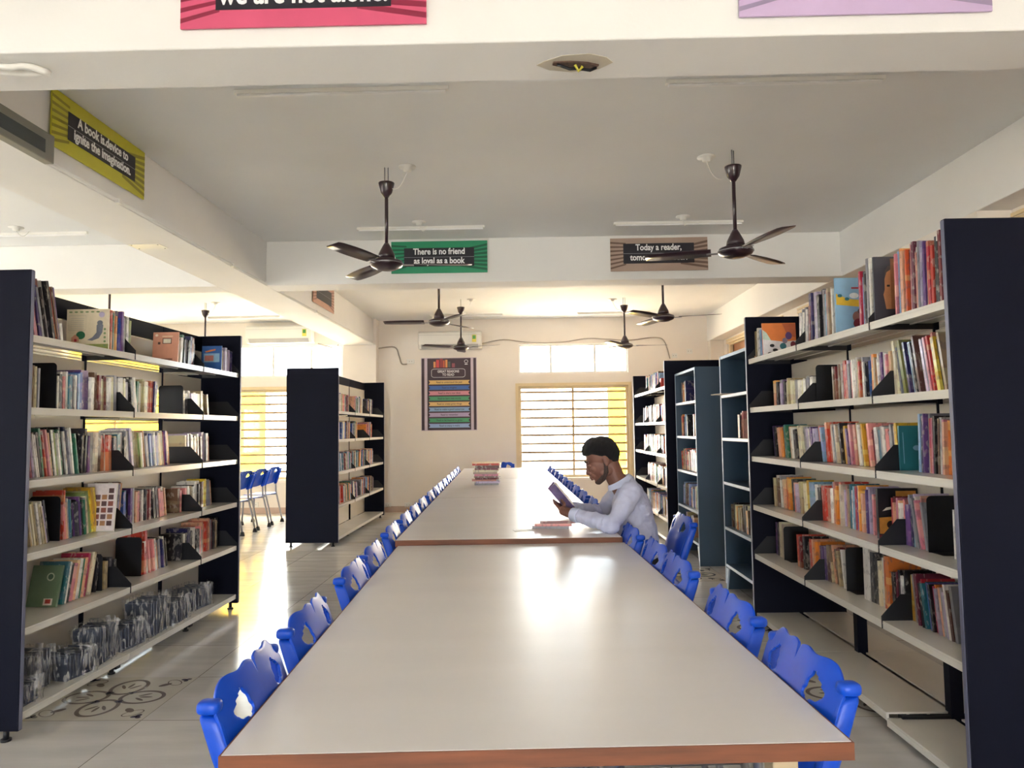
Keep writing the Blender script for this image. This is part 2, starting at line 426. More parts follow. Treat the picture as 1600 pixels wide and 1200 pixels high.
# local frame of a rack: x runs to the right in the photo along the shelf, y goes from the front edge into the rack, z up
def rack(label, loc, rotz, bays, bottoms, levels, panels, header=True, second=True, group='double sided library racks', thick=False):
    """bays: widths left to right; bottoms: bottom shelf height per bay; panels(level_index, bay_index) -> list of (z0, z1)"""
    root = thing('library_rack', label, 'bookshelf', loc, rotz, group)
    L = sum(bays); D = .60
    X = [0]
    for b in bays: X.append(X[-1]+b)
    for xa in (-.028, L):
        e = box('end_panel', (xa, xa+.028, -.012, D+.012, .045, RH), NAVY, root, .004)
        bm = bmesh.new(); xe = xa if xa < 0 else xa
        bm_box(bm, xe+.004, xe+.024, -.0145, -.0125, .05, RH-.005)
        obj('edge_strip', bm, NAVY_LIT, e)  # light caught by the panel's front edge, put into a paler colour
        bm = bmesh.new()
        for yy in (.05, D-.05):
            bm_lathe(bm, [(.012, .01), (.012, .046)], 10, xa+.014, yy); bm_lathe(bm, [(.022, 0), (.022, .01)], 12, xa+.014, yy)
        obj('levelling_foot', bm, BLACK, root)
    for k, x in enumerate(X):
        bm = bmesh.new(); bm_box(bm, x-.006, x+.006, D/2-.012, D/2+.012, .45, RH-.06); bm_box(bm, x-(.022 if thick else .006), x+(.022 if thick else .006), D/2-.028, D/2+.028, .03, .4499)
        if 0 < k < len(X)-1:
            obj('upright', bm, NAVY, root)
            bm = bmesh.new()
            bm_box(bm, x-.02, x+.02, .06, D-.06, .03, .075)
            for yy in (.1, D-.1):
                bm_lathe(bm, [(.012, .008), (.012, .03)], 8, x, yy); bm_lathe(bm, [(.02, 0), (.02, .008)], 10, x, yy)
            obj('base_foot', bm, BLACK, root)
        else: bm.free()
    for i in range(len(bays)):
        x0, x1 = X[i]+.003, X[i+1]-.003
        for j, z in enumerate(list(levels) + [bottoms[i]]):
            for side in ((0, 1) if second else (0,)):
                ya, yb = (0, .285) if side == 0 else (D-.285, D)
                bm = bmesh.new()
                bm_box(bm, x0, x1, ya, yb, z-.008, z)
                if side == 0: bm_box(bm, x0, x1, 0, .012, z-.034, z-.0081); bm_box(bm, x0, x1, -.0015, 0, z-.012, z-.009)
                else: bm_box(bm, x0, x1, D-.012, D, z-.034, z-.0081)
                for q in (.09, .18): bm_box(bm, x0, x1, ya+q, ya+q+.012, z-.014, z-.0081)
                obj('shelf', bm, SHELF, root)
        for j in range(len(levels)):
            for (za, zb) in panels(j, i):
                box('back_panel', (x0+.004, x1-.004, D/2-.006, D/2+.006, za, zb), CREAM, root)
        for (za, zb) in panels(len(levels), i):
            box('back_panel', (x0+.004, x1-.004, D/2-.006, D/2+.006, za, zb), CREAM, root)
        if header: box('header_panel', (x0, x1, D/2-.01, D/2+.01, RH-.12, RH-.01), NAVY, root)
    # shelf brackets: slanted dark plates at every joint
    for k, x in enumerate(X):
        for j, z in enumerate(levels):
            if k == 0: xa = x+.001
            elif k == len(X)-1: xa = x-.003
            else: xa = x-.001
            bm = bmesh.new()
            bm_prism(bm, [(-.004, z-.034), (-.004, z+.02), (.085, z+.115), (.288, z+.115), (.288, z-.034)], 0, xa, xa+.002)
            obj('shelf_bracket', bm, BLACK, root)
    return root

HL = .0119; HRr = -.0100
full = lambda j, i: [((LEV+[.114])[j]+.004, ([2.0]+[z-.04 for z in LEV])[j])]
def pan_left(j, i):
    hi = ([1.99]+[z-.04 for z in LEV])[j]; lo = (LEV+[.114])[j]+.004
    if i == 1 and j == 1: return [(hi-.12, hi)]
    if i == 1 and j == 2: return [(lo, lo+.02)]
    return [(lo, hi)]
def pan_right(j, i):
    hi = ([1.90]+[z-.04 for z in LEV])[j]; lo = (LEV+[.08])[j]+.004
    if j == 2: return [(hi-.085, hi)]
    if j == 5: return [(hi-.13, hi)]
    return [(lo, hi)]
LOC_L = (-2.276, 3.28, 0); ROT_L = PI/2 - HL
rack('dark navy double sided rack at the left, packed with books above wrapped bundles', LOC_L, ROT_L, [BAY, BAY, SHORT], [.114]*3, LEV, pan_left)
_ux, _uy = math.sin(HRr), math.cos(HRr)
LOC_R = (1.577+_ux*RL, 2.713+_uy*RL, 0); ROT_R = -PI/2 - HRr
rack('dark rack at the right whose near end panel fills the right edge', LOC_R, ROT_R, [BAY, BAY, SHORT], [.085, .085, .062], LEV, pan_right, header=False, thick=True)
LOC_M = (-2.246, 8.63, 0); ROT_M = PI/2
MLEV = [1.60, 1.26, .87, .47]
rack('dark rack beyond the left one, with its blank end panel facing the camera', LOC_M, ROT_M, [BAY, BAY, 1.0], [.10]*3, MLEV, lambda j, i: [((MLEV+[.10])[j]+.004, ([2.0]+[z-.04 for z in MLEV])[j])])
LOC_D = (1.60, 8.29+2.42, 0); ROT_D = -PI/2
DLEV = [1.83, 1.42, 1.04, .66, .30]
rack('dark rack behind the seated reader, partly hidden by the slate grey bookcase', LOC_D, ROT_D, [BAY, BAY, .64], [.08]*3, DLEV, lambda j, i: [((DLEV+[.08])[j]+.004, ([2.0]+[z-.04 for z in DLEV])[j])], header=False)

# slate grey steel bookcases
SLEV = [1.617, 1.259, .893, .519, .211]
def bookcase(label, loc, rotz, wd, depth):
    root = thing('steel_bookcase', label, 'bookcase', loc, rotz, 'slate grey steel bookcases along the right wall')
    for xa in (0, wd-.018):
        s = box('side_panel', (xa, xa+.018, 0, depth, .0, 1.948), SLATE, root, .003)
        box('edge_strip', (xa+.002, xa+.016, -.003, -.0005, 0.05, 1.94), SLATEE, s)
    box('back_panel', (.018, wd-.018, depth-.006, depth, .1, 1.94), SLATE, root)
    box('top_panel', (.018, wd-.018, 0, depth-.006, 1.92, 1.945), SLATE, root)
    for z in SLEV:
        s = box('shelf', (.0185, wd-.0185, .004, depth-.007, z-.025, z), SLATE, root)
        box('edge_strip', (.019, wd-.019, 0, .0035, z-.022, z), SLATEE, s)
    for xa, s in ((.018, 1), (wd-.018, -1)):
        bm = bmesh.new(); bm_prism(bm, [(xa, .0), (xa, .18), (xa+s*.07, .18)], 1, .0, .012)
        obj('corner_gusset', bm, SLATEE, root)
    return root
LOC_B = (1.655, 6.19, 0); bookcase('slate grey steel bookcase standing right behind the right rack', LOC_B, -PI/2, .95, .36)
LOC_C = (1.672, 8.13, 0); bookcase('slate grey steel bookcase with plain side facing the camera, nearer the window', LOC_C, -PI/2, .95, .30)

# ------------------------------------------------------------------ books
PAL = {'w': ('white', (222, 218, 212)), 'c': ('cream', (218, 205, 178)), 'k': ('black', (26, 25, 32)), 'n': ('navy', (36, 42, 84)),
 'b': ('blue', (50, 96, 165)), 'l': ('light blue', (138, 178, 208)), 't': ('teal', (46, 112, 124)), 'g': ('green', (46, 112, 78)),
 'e': ('olive green', (142, 152, 84)), 'y': ('yellow', (222, 184, 56)), 'o': ('orange', (222, 124, 58)), 'r': ('red', (188, 46, 58)),
 'm': ('maroon', (112, 34, 52)), 'p': ('pink', (214, 132, 142)), 's': ('salmon', (212, 152, 128)), 'v': ('purple', (92, 64, 128)),
 'i': ('lilac', (178, 168, 196)), 'a': ('grey', (142, 142, 150)), 'z': ('brown', (104, 72, 60)), 'd': ('charcoal', (62, 62, 72)), 'u': ('tan', (178, 156, 124)), 'q': ('sage green', (104, 128, 100))}
def book_mat(key):
    nm = 'book_cover_' + PAL[key][0].replace(' ', '_')
    if nm in MATS: return MATS[nm]
    m = bpy.data.materials.new(nm); m.use_nodes = True; n = m.node_tree; b = n.nodes['Principled BSDF']
    b.inputs['Roughness'].default_value = .34; b.inputs['Coat Weight'].default_value = .15
    col = srgb(*PAL[key][1]); dark = sum(col) < .25
    t = n.nodes.new('ShaderNodeTexCoord'); oi = n.nodes.new('ShaderNodeObjectInfo')
    hs = n.nodes.new('ShaderNodeHueSaturation'); hs.inputs['Color'].default_value = (*col, 1)
    mv = n.nodes.new('ShaderNodeMapRange'); mv.inputs['To Min'].default_value = .75; mv.inputs['To Max'].default_value = 1.25
    mh = n.nodes.new('ShaderNodeMapRange'); mh.inputs['To Min'].default_value = .475; mh.inputs['To Max'].default_value = .525
    n.links.new(oi.outputs['Random'], mv.inputs[0]); n.links.new(oi.outputs['Random'], mh.inputs[0])
    n.links.new(mv.outputs[0], hs.inputs['Value']); n.links.new(mh.outputs[0], hs.inputs['Hue'])
    # title marks: noise blocks down the spine / cover; band at the foot (library label)
    vm = n.nodes.new('ShaderNodeVectorMath'); vm.operation = 'ADD'
    cb = n.nodes.new('ShaderNodeCombineXYZ'); ml = n.nodes.new('ShaderNodeMath'); ml.operation = 'MULTIPLY'; ml.inputs[1].default_value = 37.0
    n.links.new(oi.outputs['Random'], ml.inputs[0]); n.links.new(ml.outputs[0], cb.inputs[0]); n.links.new(ml.outputs[0], cb.inputs[2])
    n.links.new(t.outputs['Object'], vm.inputs[0]); n.links.new(cb.outputs[0], vm.inputs[1])
    mp = n.nodes.new('ShaderNodeMapping'); mp.inputs['Scale'].default_value = (45, 45, 26)
    n.links.new(vm.outputs[0], mp.inputs[0])
    nz = n.nodes.new('ShaderNodeTexNoise'); nz.inputs['Scale'].default_value = 1.0; nz.inputs['Detail'].default_value = 3
    n.links.new(mp.outputs[0], nz.inputs['Vector'])
    gt = n.nodes.new('ShaderNodeMapRange'); gt.inputs['From Min'].default_value = .56; gt.inputs['From Max'].default_value = .60
    n.links.new(nz.outputs['Fac'], gt.inputs[0])
    mx = n.nodes.new('ShaderNodeMixRGB'); mx.inputs[2].default_value = (.62, .58, .52, 1) if dark or key in 'rmvbtgz' else (.10, .09, .13, 1)
    sc_ = n.nodes.new('ShaderNodeMath'); sc_.operation = 'MULTIPLY'; sc_.inputs[1].default_value = .38
    n.links.new(gt.outputs[0], sc_.inputs[0]); n.links.new(sc_.outputs[0], mx.inputs[0]); n.links.new(hs.outputs[0], mx.inputs[1])
    # broad second tone
    mp2 = n.nodes.new('ShaderNodeMapping'); mp2.inputs['Scale'].default_value = (.6, .6, 11); n.links.new(vm.outputs[0], mp2.inputs[0])
    n2 = n.nodes.new('ShaderNodeTexNoise'); n2.inputs['Scale'].default_value = 1; n2.inputs['Detail'].default_value = 1; n.links.new(mp2.outputs[0], n2.inputs['Vector'])
    g2 = n.nodes.new('ShaderNodeMapRange'); g2.inputs['From Min'].default_value = .57; g2.inputs['From Max'].default_value = .585; g2.inputs['To Max'].default_value = .5
    n.links.new(n2.outputs['Fac'], g2.inputs[0])
    h2 = n.nodes.new('ShaderNodeHueSaturation'); h2.inputs['Hue'].default_value = .56; h2.inputs['Value'].default_value = 1.3 if not dark else 1.9; h2.inputs['Saturation'].default_value = .8
    n.links.new(hs.outputs[0], h2.inputs['Color'])
    mx2 = n.nodes.new('ShaderNodeMixRGB'); n.links.new(g2.outputs[0], mx2.inputs[0]); n.links.new(mx.outputs[0], mx2.inputs[1]); n.links.new(h2.outputs[0], mx2.inputs[2])
    n.links.new(mx2.outputs[0], b.inputs['Base Color'])
    MATS[nm] = m; return m

BOOKS = []   # every standing book: dict(frame, x, y, z, t, d, h, lean, key, label parts)
SHN = ['top', 'second', 'third', 'fourth', 'fifth', 'bottom']
COUNT = {}
def frame_m(loc, rotz): return Matrix.Translation(Vector(loc)) @ Matrix.Rotation(rotz, 4, 'Z')
FR = {'left': frame_m(LOC_L, ROT_L), 'right': frame_m(LOC_R, ROT_R), 'mid': frame_m(LOC_M, ROT_M), 'far': frame_m(LOC_D, ROT_D),
      'caseb': frame_m(LOC_B, -PI/2), 'casec': frame_m(LOC_C, -PI/2)}
RNAME = {'left': 'left rack', 'right': 'right rack', 'mid': 'rack before the back wall', 'far': 'rack behind the reader',
         'caseb': 'grey bookcase', 'casec': 'far grey bookcase'}
BAYS = {'left': (0, BAY, 2*BAY, RL), 'right': (0, BAY, 2*BAY, RL), 'mid': (0, BAY, 2*BAY, 2.75), 'far': (0, BAY, 2*BAY, 2.4)}
SETB = [.05, .10, .12, .12, .12, .05]
def run(rk, lev, x0, x1, h, lean, keys, d=None, y=None, jit=.12, px=True, cover=False):
    if y is None: y = SETB[lev] if rk in ('left', 'right') else .05
    keys = [k for k in keys if k != ' ']
    zs = {'caseb': SLEV, 'casec': SLEV, 'mid': MLEV, 'far': DLEV}.get(rk, LEV)[lev] if lev < 5 else (.114 if rk == 'left' else .08)
    fm = FR[rk]
    if px:
        fn = lambda x: fm @ Vector((x, y, zs))
        xa, xb = solve(fn, x0, -.2, 3), solve(fn, x1, -.2, 3)
    else: xa, xb = x0, x1
    rnd = random.Random('%s%d%.2f' % (rk, lev, x0))
    ws = [rnd.uniform(.65, 1.35) for _ in keys]; s = (xb-xa)/sum(ws); x = xa
    for k, wd in zip(keys, ws):
        wdt = wd*s; hh = h*(1+rnd.uniform(-jit, jit*.6)); dd = min(d or hh*rnd.uniform(.66, .76), .272-y if rk in ('left', 'right') and not cover else .24)
        th = math.radians(lean + (rnd.uniform(-1.2, 1.2) if lean else rnd.uniform(-.8, .8)))
        t = max(.004, wdt*math.cos(th)*.96)
        if rk in ('left', 'right'):
            for jn in BAYS[rk][1:3]:
                if x-.004 < jn < x+wdt+.004 and not cover: x = jn+.004
        bx = BAYS.get(rk, (0, 9)); bi = max(i for i in range(len(bx)-1) if x+1e-6 >= bx[i] or i == 0)
        key = (rk, lev, bi); COUNT[key] = COUNT.get(key, 0)+1
        P = fm @ Vector((x, .1, zs)); dist = (P-Vector((0, 0, CH))).length
        BOOKS.append(dict(rk=rk, lev=lev, bi=bi, n=COUNT[key], x=x, y=y+rnd.uniform(-.008, .014), z=zs, t=t, d=dd, h=hh, th=th, k=k,
                          area=(t*hh + (.04*hh if not cover else dd*hh*2))/dist**2 * (1 if rk in ('left', 'right') else .6), cover=cover))
        x += wdt
    return BOOKS[-1]
def C_(rk, lev, pxs, h, dep, lean, key, t=.012, y=.02):   # one book whose front cover shows
    zs = LEV[lev]; fm = FR[rk]
    xa = solve(lambda x: fm @ Vector((x, y, zs)), pxs, -.2, 3)
    return run(rk, lev, xa-(t if rk == 'left' else 0), xa+(0 if rk == 'left' else t), h, lean, key, d=dep, y=y, jit=0, px=False, cover=True)
A = 'left'
run(A, 0, 50, 98, .275, -13, 'bpmvamkwkmoz v')
run(A, 0, 99, 103, .09, -8, 'w')
SQ = C_(A, 0, 171, .225, .235, 0, 'c')
run(A, 0, 172, 198, .225, 1, 'rrgsonbvaw')
run(A, 0, 198, 205, .22, 3, 'ae')
BR = C_(A, 0, 281, .205, .17, 3, 's')
run(A, 0, 281, 300, .19, 5, 'wgkaknm'); run(A, 0, 300, 306, .16, 5, 'ka')
BL = C_(A, 0, 349, .19, .15, 2, 'b', .01)
run(A, 0, 349, 362, .18, 3, 'ciaivan')
run(A, 1, 51, 60, .205, 1, 'uca')
run(A, 1, 89, 128, .19, 0, 'wkwpwtawmlb'); run(A, 1, 128, 140, .215, 0, 'v', d=.16)
run(A, 1, 140, 165, .20, 0, 'wczmcu'); run(A, 1, 165, 205, .20, -1, 'mwcawawcakk')
run(A, 1, 206, 214, .2, -8, 'kaw')
run(A, 1, 215, 245, .2, 3, 'gwucsrrnb')
run(A, 1, 286, 317, .165, -3, 'wkwiwwcu'); run(A, 1, 318, 327, .165, -7, 'cuzc')
run(A, 2, 50, 122, .235, -11, 'piwmwkgwrrwpwskwekwggkwnawwgg')
run(A, 2, 123, 141, .225, 2, 'kkkdv', d=.17); run(A, 2, 141, 165, .205, 0, 'wczrr')
run(A, 2, 165, 200, .21, -2, 'wrrdutwka'); run(A, 2, 200, 212, .23, -8, 'wia')
run(A, 2, 213, 267, .215, -9, 'cuewosainlbwbauciwpvkp')
run(A, 2, 291, 316, .2, -4, 'uiwkawckswsz'); run(A, 2, 317, 328, .2, -3, 'iapz')
run(A, 3, 50, 80, .205, -13, 'uwceuwkcuwik'); run(A, 3, 96, 99, .27, 0, 'rr', d=.2)
run(A, 3, 99, 140, .20, -7, 'psawtgkvdkvnkgac'); run(A, 3, 140, 158, .245, -11, 'eyyy', d=.2)
PW = C_(A, 3, 180, .265, .17, 6, 'w', .008); run(A, 3, 180, 187, .26, 6, 'wisz')
run(A, 3, 190, 208, .2, 0, 'bltkva'); run(A, 3, 209, 234, .19, 0, 'pspsmwkkwm', jit=.05); run(A, 3, 236, 262, .185, -9, 'kkwdppws')
run(A, 3, 276, 305, .165, 0, 'zpspwauwk'); run(A, 3, 305, 321, .195, 0, 'wkwzyy'); run(A, 3, 322, 332, .19, -9, 'bas')
GB = C_(A, 4, 94, .205, .155, 14, 'q', .016, .10); run(A, 4, 95, 150, .215, 13, 'twkpswgsrrcuk', jit=.1)
run(A, 4, 158, 178, .16, 0, 'yukdk'); run(A, 4, 222, 227, .275, 0, 'rrp', d=.2)
run(A, 4, 228, 262, .195, -9, 'wapmrpwosbaknawk'); run(A, 4, 282, 316, .19, 0, 'kwkndwkpap', d=.2); run(A, 4, 316, 343, .225, 0, 'sprpsamkzuzkk')
A = 'right'
run(A, 0, 1177, 1192, .2, -3, 'psucwlb'); OR = C_(A, 0, 1193, .215, .22, -2, 'o')
run(A, 0, 1250, 1267, .2, 3, 'wawawvm'); run(A, 0, 1268, 1287, .26, 0, 'nwikk'); run(A, 0, 1287, 1303, .27, 0, 'alipucw')
LB = C_(A, 0, 1304, .29, .25, 0, 'l', .01); run(A, 0, 1340, 1357, .26, 0, 'vorlda')
run(A, 0, 1357, 1363, .30, 0, 'aw'); FC = C_(A, 0, 1364, .30, .22, 1, 'd', .012)
run(A, 0, 1398, 1479, .275, 1, 'rplnkosvompmwsaivsrrdwkmi')
run(A, 1, 1208, 1244, .165, -2, 'oskaivkcucca'); run(A, 1, 1246, 1275, .165, 0, 'wcwwkdww')
run(A, 1, 1304, 1363, .2, -2, 'zmczwrrpiavpwwusrrawkbl'); run(A, 1, 1364, 1372, .2, 0, 'ouo')
run(A, 1, 1373, 1400, .2, -2, 'wwvwkwpsgc'); run(A, 1, 1402, 1478, .24, -11, 'calteunblduzaiiaprsyku')
run(A, 2, 1211, 1250, .2, -8, 'vkcsoktgrcwkc'); run(A, 2, 1251, 1288, .195, -9, 'wcaaiwviipwl')
run(A, 2, 1293, 1300, .23, -4, 'rr'); run(A, 2, 1300, 1368, .205, -7, 'wltccpkyyvvpsssuwcyrspm')
run(A, 2, 1370, 1408, .2, -6, 'wtawpaacy'); TC = C_(A, 2, 1408, .2, .155, -2, 't', .012, .11); run(A, 2, 1435, 1486, .235, 2, 'tlknvawrpwkmzwpsos')
run(A, 3, 1212, 1256, .195, -5, 'uwzawksorogkpisu'); run(A, 3, 1257, 1297, .2, -4, 'cylwkrs')
run(A, 3, 1299, 1367, .215, 0, 'twsoosrcipzurtwlrboosiviip'); BG = C_(A, 3, 1368, .235, .19, 0, 'k', .02, .08)
run(A, 3, 1392, 1424, .19, 0, 'rmspswpvvn'); run(A, 3, 1428, 1452, .22, -11, 'laiawppsa'); run(A, 3, 1491, 1496, .2, 0, 'wa')
run(A, 4, 1210, 1216, .23, 0, 'vd'); run(A, 4, 1217, 1225, .235, 0, 'cc', d=.2)
run(A, 4, 1248, 1300, .19, -3, 'rmrkdprsoovvvz'); run(A, 4, 1300, 1323, .195, -11, 'ucszmuzsw')
run(A, 4, 1352, 1373, .24, 0, 'wdk', d=.17); run(A, 4, 1374, 1393, .235, 0, 'cwoo'); run(A, 4, 1394, 1426, .2, -1, 'kkmkkwkyu')
run(A, 4, 1430, 1500, .205, -9, 'ammrkttbkroisaiwzka')
# books on the far side of the right rack, seen through the gap under its second shelf
for b0, keys in ((.25, 'ucuzaknm'), (1.0, 'zmzuszrmzmzpmk'), (1.8, 'kzmkdkz')):
    pass
# racks farther off
def fill(rk, lev, a, b, lean, seed, h=.215):
    rnd = random.Random(seed); n = int((b-a)/.021)
    run(rk, lev, a, b, h, lean, ''.join(rnd.choice('wckpsaitmrunbdlgzo') for _ in range(n)), px=False)
for lev, spans in enumerate([[(.05,.25,0),(.3,.8,0),(1.0,1.5,5),(1.8,2.2,6)], [(.1,.3,0),(.4,.84,6),(.95,1.2,0),(1.8,2.15,5)], [(.05,.4,-9),(.45,.85,-6),(.9,1.25,0),(1.3,1.7,5),(1.8,2.2,3)],
                             [(.05,.35,0),(.45,.84,-8),(.9,1.2,-9),(1.4,1.72,0),(1.78,2.25,4)]]):
    for a, b, ln in spans: fill('mid', lev, a, b, ln, lev*31+a)
for lev, spans in enumerate([[(.7,.84,0),(.9,1.5,0),(1.62,1.7,0)], [(.5,.84,6),(.95,1.7,0),(1.8,2.3,0)], [(.5,.84,0),(.9,1.7,-3),(1.8,2.3,0)], [(.7,.84,0),(.9,1.7,0),(1.8,2.3,0)], [(.6,.86,0),(.9,1.7,0),(1.76,2.3,0)]]):
    for a, b, ln in spans: fill('far', lev, a, b, ln, lev*17+a+3)
for lev, spans in enumerate([[(.10,.22,0),(.24,.32,0)], [(.03,.35,-3),(.6,.9,0)], [(.03,.42,-9),(.45,.9,0)], [(.05,.5,4),(.5,.9,0)], [(.1,.22,0),(.3,.5,0)]]):
    for a, b, ln in spans: fill('casec', lev, a, b, ln, lev*13+a+7, .22)
for lev, a, b in ((1, .33, .42), (2, .52, .6)): fill('caseb', lev, a, b, 0, lev, .2)
run('caseb', 3, .06, .75, .2, -4, 'zudkcaozuczaudcozkaudzcou', px=False)

def book_geo(bm, b, fm, mi_c=0, mi_p=1, m=None):
    t, d, h = b['t'], b['d'], b['h']; c = min(.0025, t*.16)
    bm_box(bm, 0, t, 0, c*1.2, 0, h, m, mi_c); bm_box(bm, 0, c, c*1.2, d, 0, h, m, mi_c); bm_box(bm, t-c, t, c*1.2, d, 0, h, m, mi_c)
    return (c, t-c, c*1.2, d-.004, .003, h-.004)
ORD = ['', 'first', 'second', 'third', 'fourth', 'fifth', 'sixth', 'seventh', 'eighth', 'ninth', 'tenth', 'eleventh', 'twelfth', 'thirteenth', 'fourteenth',
 'fifteenth', 'sixteenth', 'seventeenth', 'eighteenth', 'nineteenth', 'twentieth'] + ['%s-%s' % (a, b) for a in ('twenty', 'thirty', 'forty') for b in ('first', 'second', 'third', 'fourth', 'fifth', 'sixth', 'seventh', 'eighth', 'ninth', 'tenth')]
BAYN = {'left': ['near', 'middle', 'far'], 'right': ['far', 'middle', 'near'], 'mid': ['near', 'middle', 'far'], 'far': ['far', 'middle', 'near'], 'caseb': [''], 'casec': ['']}
BOOKS.sort(key=lambda b: -b['area'])
ROOT = {'left': ROT_L, 'right': ROT_R, 'mid': ROT_M, 'far': ROT_D, 'caseb': -PI/2, 'casec': -PI/2}
def local_m(b):
    th = b['th']; m = Matrix.Translation(Vector((b['x'] + (b['t']*math.cos(th) if th > 0 else 0), b['y'], b['z']+.0004)))
    return m @ Matrix.Rotation(th, 4, 'Y') @ (Matrix.Translation(Vector((-b['t'], 0, 0))) if th > 0 else Matrix.Identity(4))
SHOW = {id(SQ): 'large cream picture book with a green tree and grey animal, left top shelf',
        id(BR): 'salmon brown paperback facing the camera, top shelf of the left rack, middle bay',
        id(BL): 'blue paperback facing the camera at the far end of the left top shelf',
        id(PW): 'white book with rows of small photographs, fourth shelf of the left rack',
        id(GB): 'sage green hardback slumped over at the near end of the left fifth shelf',
        id(OR): 'orange and white picture book at the far end of the right top shelf',
        id(LB): 'light blue picture book with a yellow shape, middle of the right top shelf',
        id(FC): 'tall charcoal book with a tan face on its cover, right top shelf',
        id(TC): 'plain teal hardback behind the bracket on the right rack third shelf',
        id(BG): 'black and gold book facing the camera on the right rack fourth shelf'}
KEEP = [b for b in BOOKS if id(b) in SHOW]; REST = [b for b in BOOKS if id(b) not in SHOW]
IND = KEEP + REST[:290]; STUFF = REST[290:]
BO = {}
for b in IND:
    bm = bmesh.new(); pg = book_geo(bm, b, None)
    o = obj('book', bm, mat('plain_cover_'+PAL[b['k']][0].replace(' ', '_'), srgb(*PAL[b['k']][1]), .36, var=.05, scale=25) if id(b) in SHOW else book_mat(b['k'])); o.matrix_world = FR[b['rk']] @ local_m(b)
    bm = bmesh.new(); bm_box(bm, *pg); obj('page_block', bm, PAPER, o)
    size = 'slim' if b['t'] < .016 else ('thick' if b['t'] > .028 else 'medium')
    ln = ' leaning' if abs(b['th']) > .06 else ''
    bay = BAYN[b['rk']][b['bi'] if b['bi'] < len(BAYN[b['rk']]) else 0]
    lab = SHOW.get(id(b)) or '%s%s %s book, %s from left, %s shelf%s, %s' % (size, ln, PAL[b['k']][0], ORD[b['n']], SHN[b['lev']], ' of the %s bay' % bay if bay else '', RNAME[b['rk']])
    tag(o, lab, 'book', 'books on the %s shelf of the %s' % (SHN[b['lev']], RNAME[b['rk']]))
    BO[id(b)] = (o, b)
keys = list(PAL); bm = bmesh.new()
for b in STUFF:
    m = FR[b['rk']] @ local_m(b); pg = book_geo(bm, b, None, keys.index(b['k']), None or 0, m)
    bm_box(bm, *pg, m, len(keys))
ob = obj('book', bm, [book_mat(k) for k in keys] + [PAPER])
tag(ob, 'the many smaller looking books filling the remaining shelves of all the racks', 'books', 'books on the racks', 'stuff')
bm = bmesh.new()
for a, b_ in ((.2, .8), (.95, 1.7), (1.8, 2.2)):
    x = a; rnd = random.Random(a)
    while x < b_:
        t = rnd.uniform(.012, .03); h = rnd.uniform(.2, .27)
        bm_box(bm, x, x+t*.95, .36, .56, LEV[2]+.0005, LEV[2]+h, FR['right'], rnd.randrange(4)); x += t
tag(obj('book', bm, [book_mat(k) for k in 'zmuk']), 'row of brown and tan books glimpsed through the gap in the right rack', 'books', 'books on the hidden side of the right rack', 'stuff')

# cover pictures
def art(b, shapes):
    o, bb = BO[id(b)]
    # local cover plane: x = 0 (left face, seen on left rack) ; face looking toward the camera
    left = bb['rk'] == 'left'
    cols = []; bm = bmesh.new()
    for key, pts in shapes:
        col = key if isinstance(key, tuple) else PAL[key][1]
        if col not in cols: cols.append(col)
        x = -.0006 - .0003*cols.index(col) if left else bb['t']+.0006+.0003*cols.index(col)
        f = bm.faces.new([bm.verts.new((x, bb['d']*(1-u) if left else bb['d']*u, bb['h']*v)) for u, v in pts]); f.material_index = cols.index(col)
    obj('cover_art', bm, [mat('cover_ink_%d_%d_%d' % c, srgb(*c), .4, var=.1, scale=40) for c in cols], o)
def disc(u, v, ru, rv, n=14, a=0): return [(u+ru*math.cos(2*PI*k/n+a), v+rv*math.sin(2*PI*k/n+a)) for k in range(n)]
def rc(u0, v0, u1, v1): return [(u0, v0), (u1, v0), (u1, v1), (u0, v1)]
L1 = [('e', rc(0, .0, 1, .14)), ((150, 150, 140), rc(.05, .48, .46, .485)), ((150, 150, 140), rc(.05, .84, .46, .845)), ((150, 150, 140), rc(.05, .48, .053, .84)), ((150, 150, 140), rc(.457, .48, .46, .84))]
L1 += [((190, 186, 176), rc(.09, .52+k*.05, .42, .53+k*.05)) for k in range(6)]
L1 += [('g', disc(.34, .36, .11, .10)), ('s', [(.12, .2), (.30, .2), (.30, .3), (.21, .38), (.12, .3)]), ('r', rc(.19, .2, .25, .27)),
       ((118, 122, 134), [(.5, .24), (.62, .22), (.78, .28), (.86, .42), (.88, .6), (.8, .68), (.72, .6), (.72, .42), (.62, .3)]), ((118, 122, 134), disc(.80, .66, .07, .06)), ('i', disc(.84, .86, .07, .07))]
L1 += [((120, 146, 96), disc(.1+.13*k, .93, .045, .02, 8, k)) for k in range(6)] + [((120, 146, 96), disc(.92, .1+.1*k, .03, .03, 8, k)) for k in range(5)]
art(SQ, L1)
art(BR, [((240, 225, 205), disc(.14, .9, .06, .04)), ((92, 60, 50), rc(.38, .62, .74, .80)), ((232, 224, 205), rc(.41, .64, .71, .78)), ((92, 60, 50), rc(.2, .6, .3, .68)), ((150, 96, 76), rc(.3, .08, .8, .14)), ((232, 200, 170), rc(.36, .84, .78, .88))])
art(BL, [('l', rc(.1, .35, .9, .7)), ('o', [(.15, .78), (.4, .84), (.7, .88), (.68, .82), (.4, .77), (.2, .74)]), ((190, 120, 110), rc(.15, .4, .6, .62))])
ph = [((232, 222, 225), rc(.02, .02, .98, .98))]
for r in range(6):
    for c in range(4 if r < 5 else 1): ph.append((((150, 90, 80), (110, 84, 96), (176, 130, 96), (96, 70, 74))[(r*3+c) % 4], rc(.08+.22*(c if r < 5 else 3), .12+.135*r, .25+.22*(c if r < 5 else 3), .22+.135*r)))
art(PW, ph)
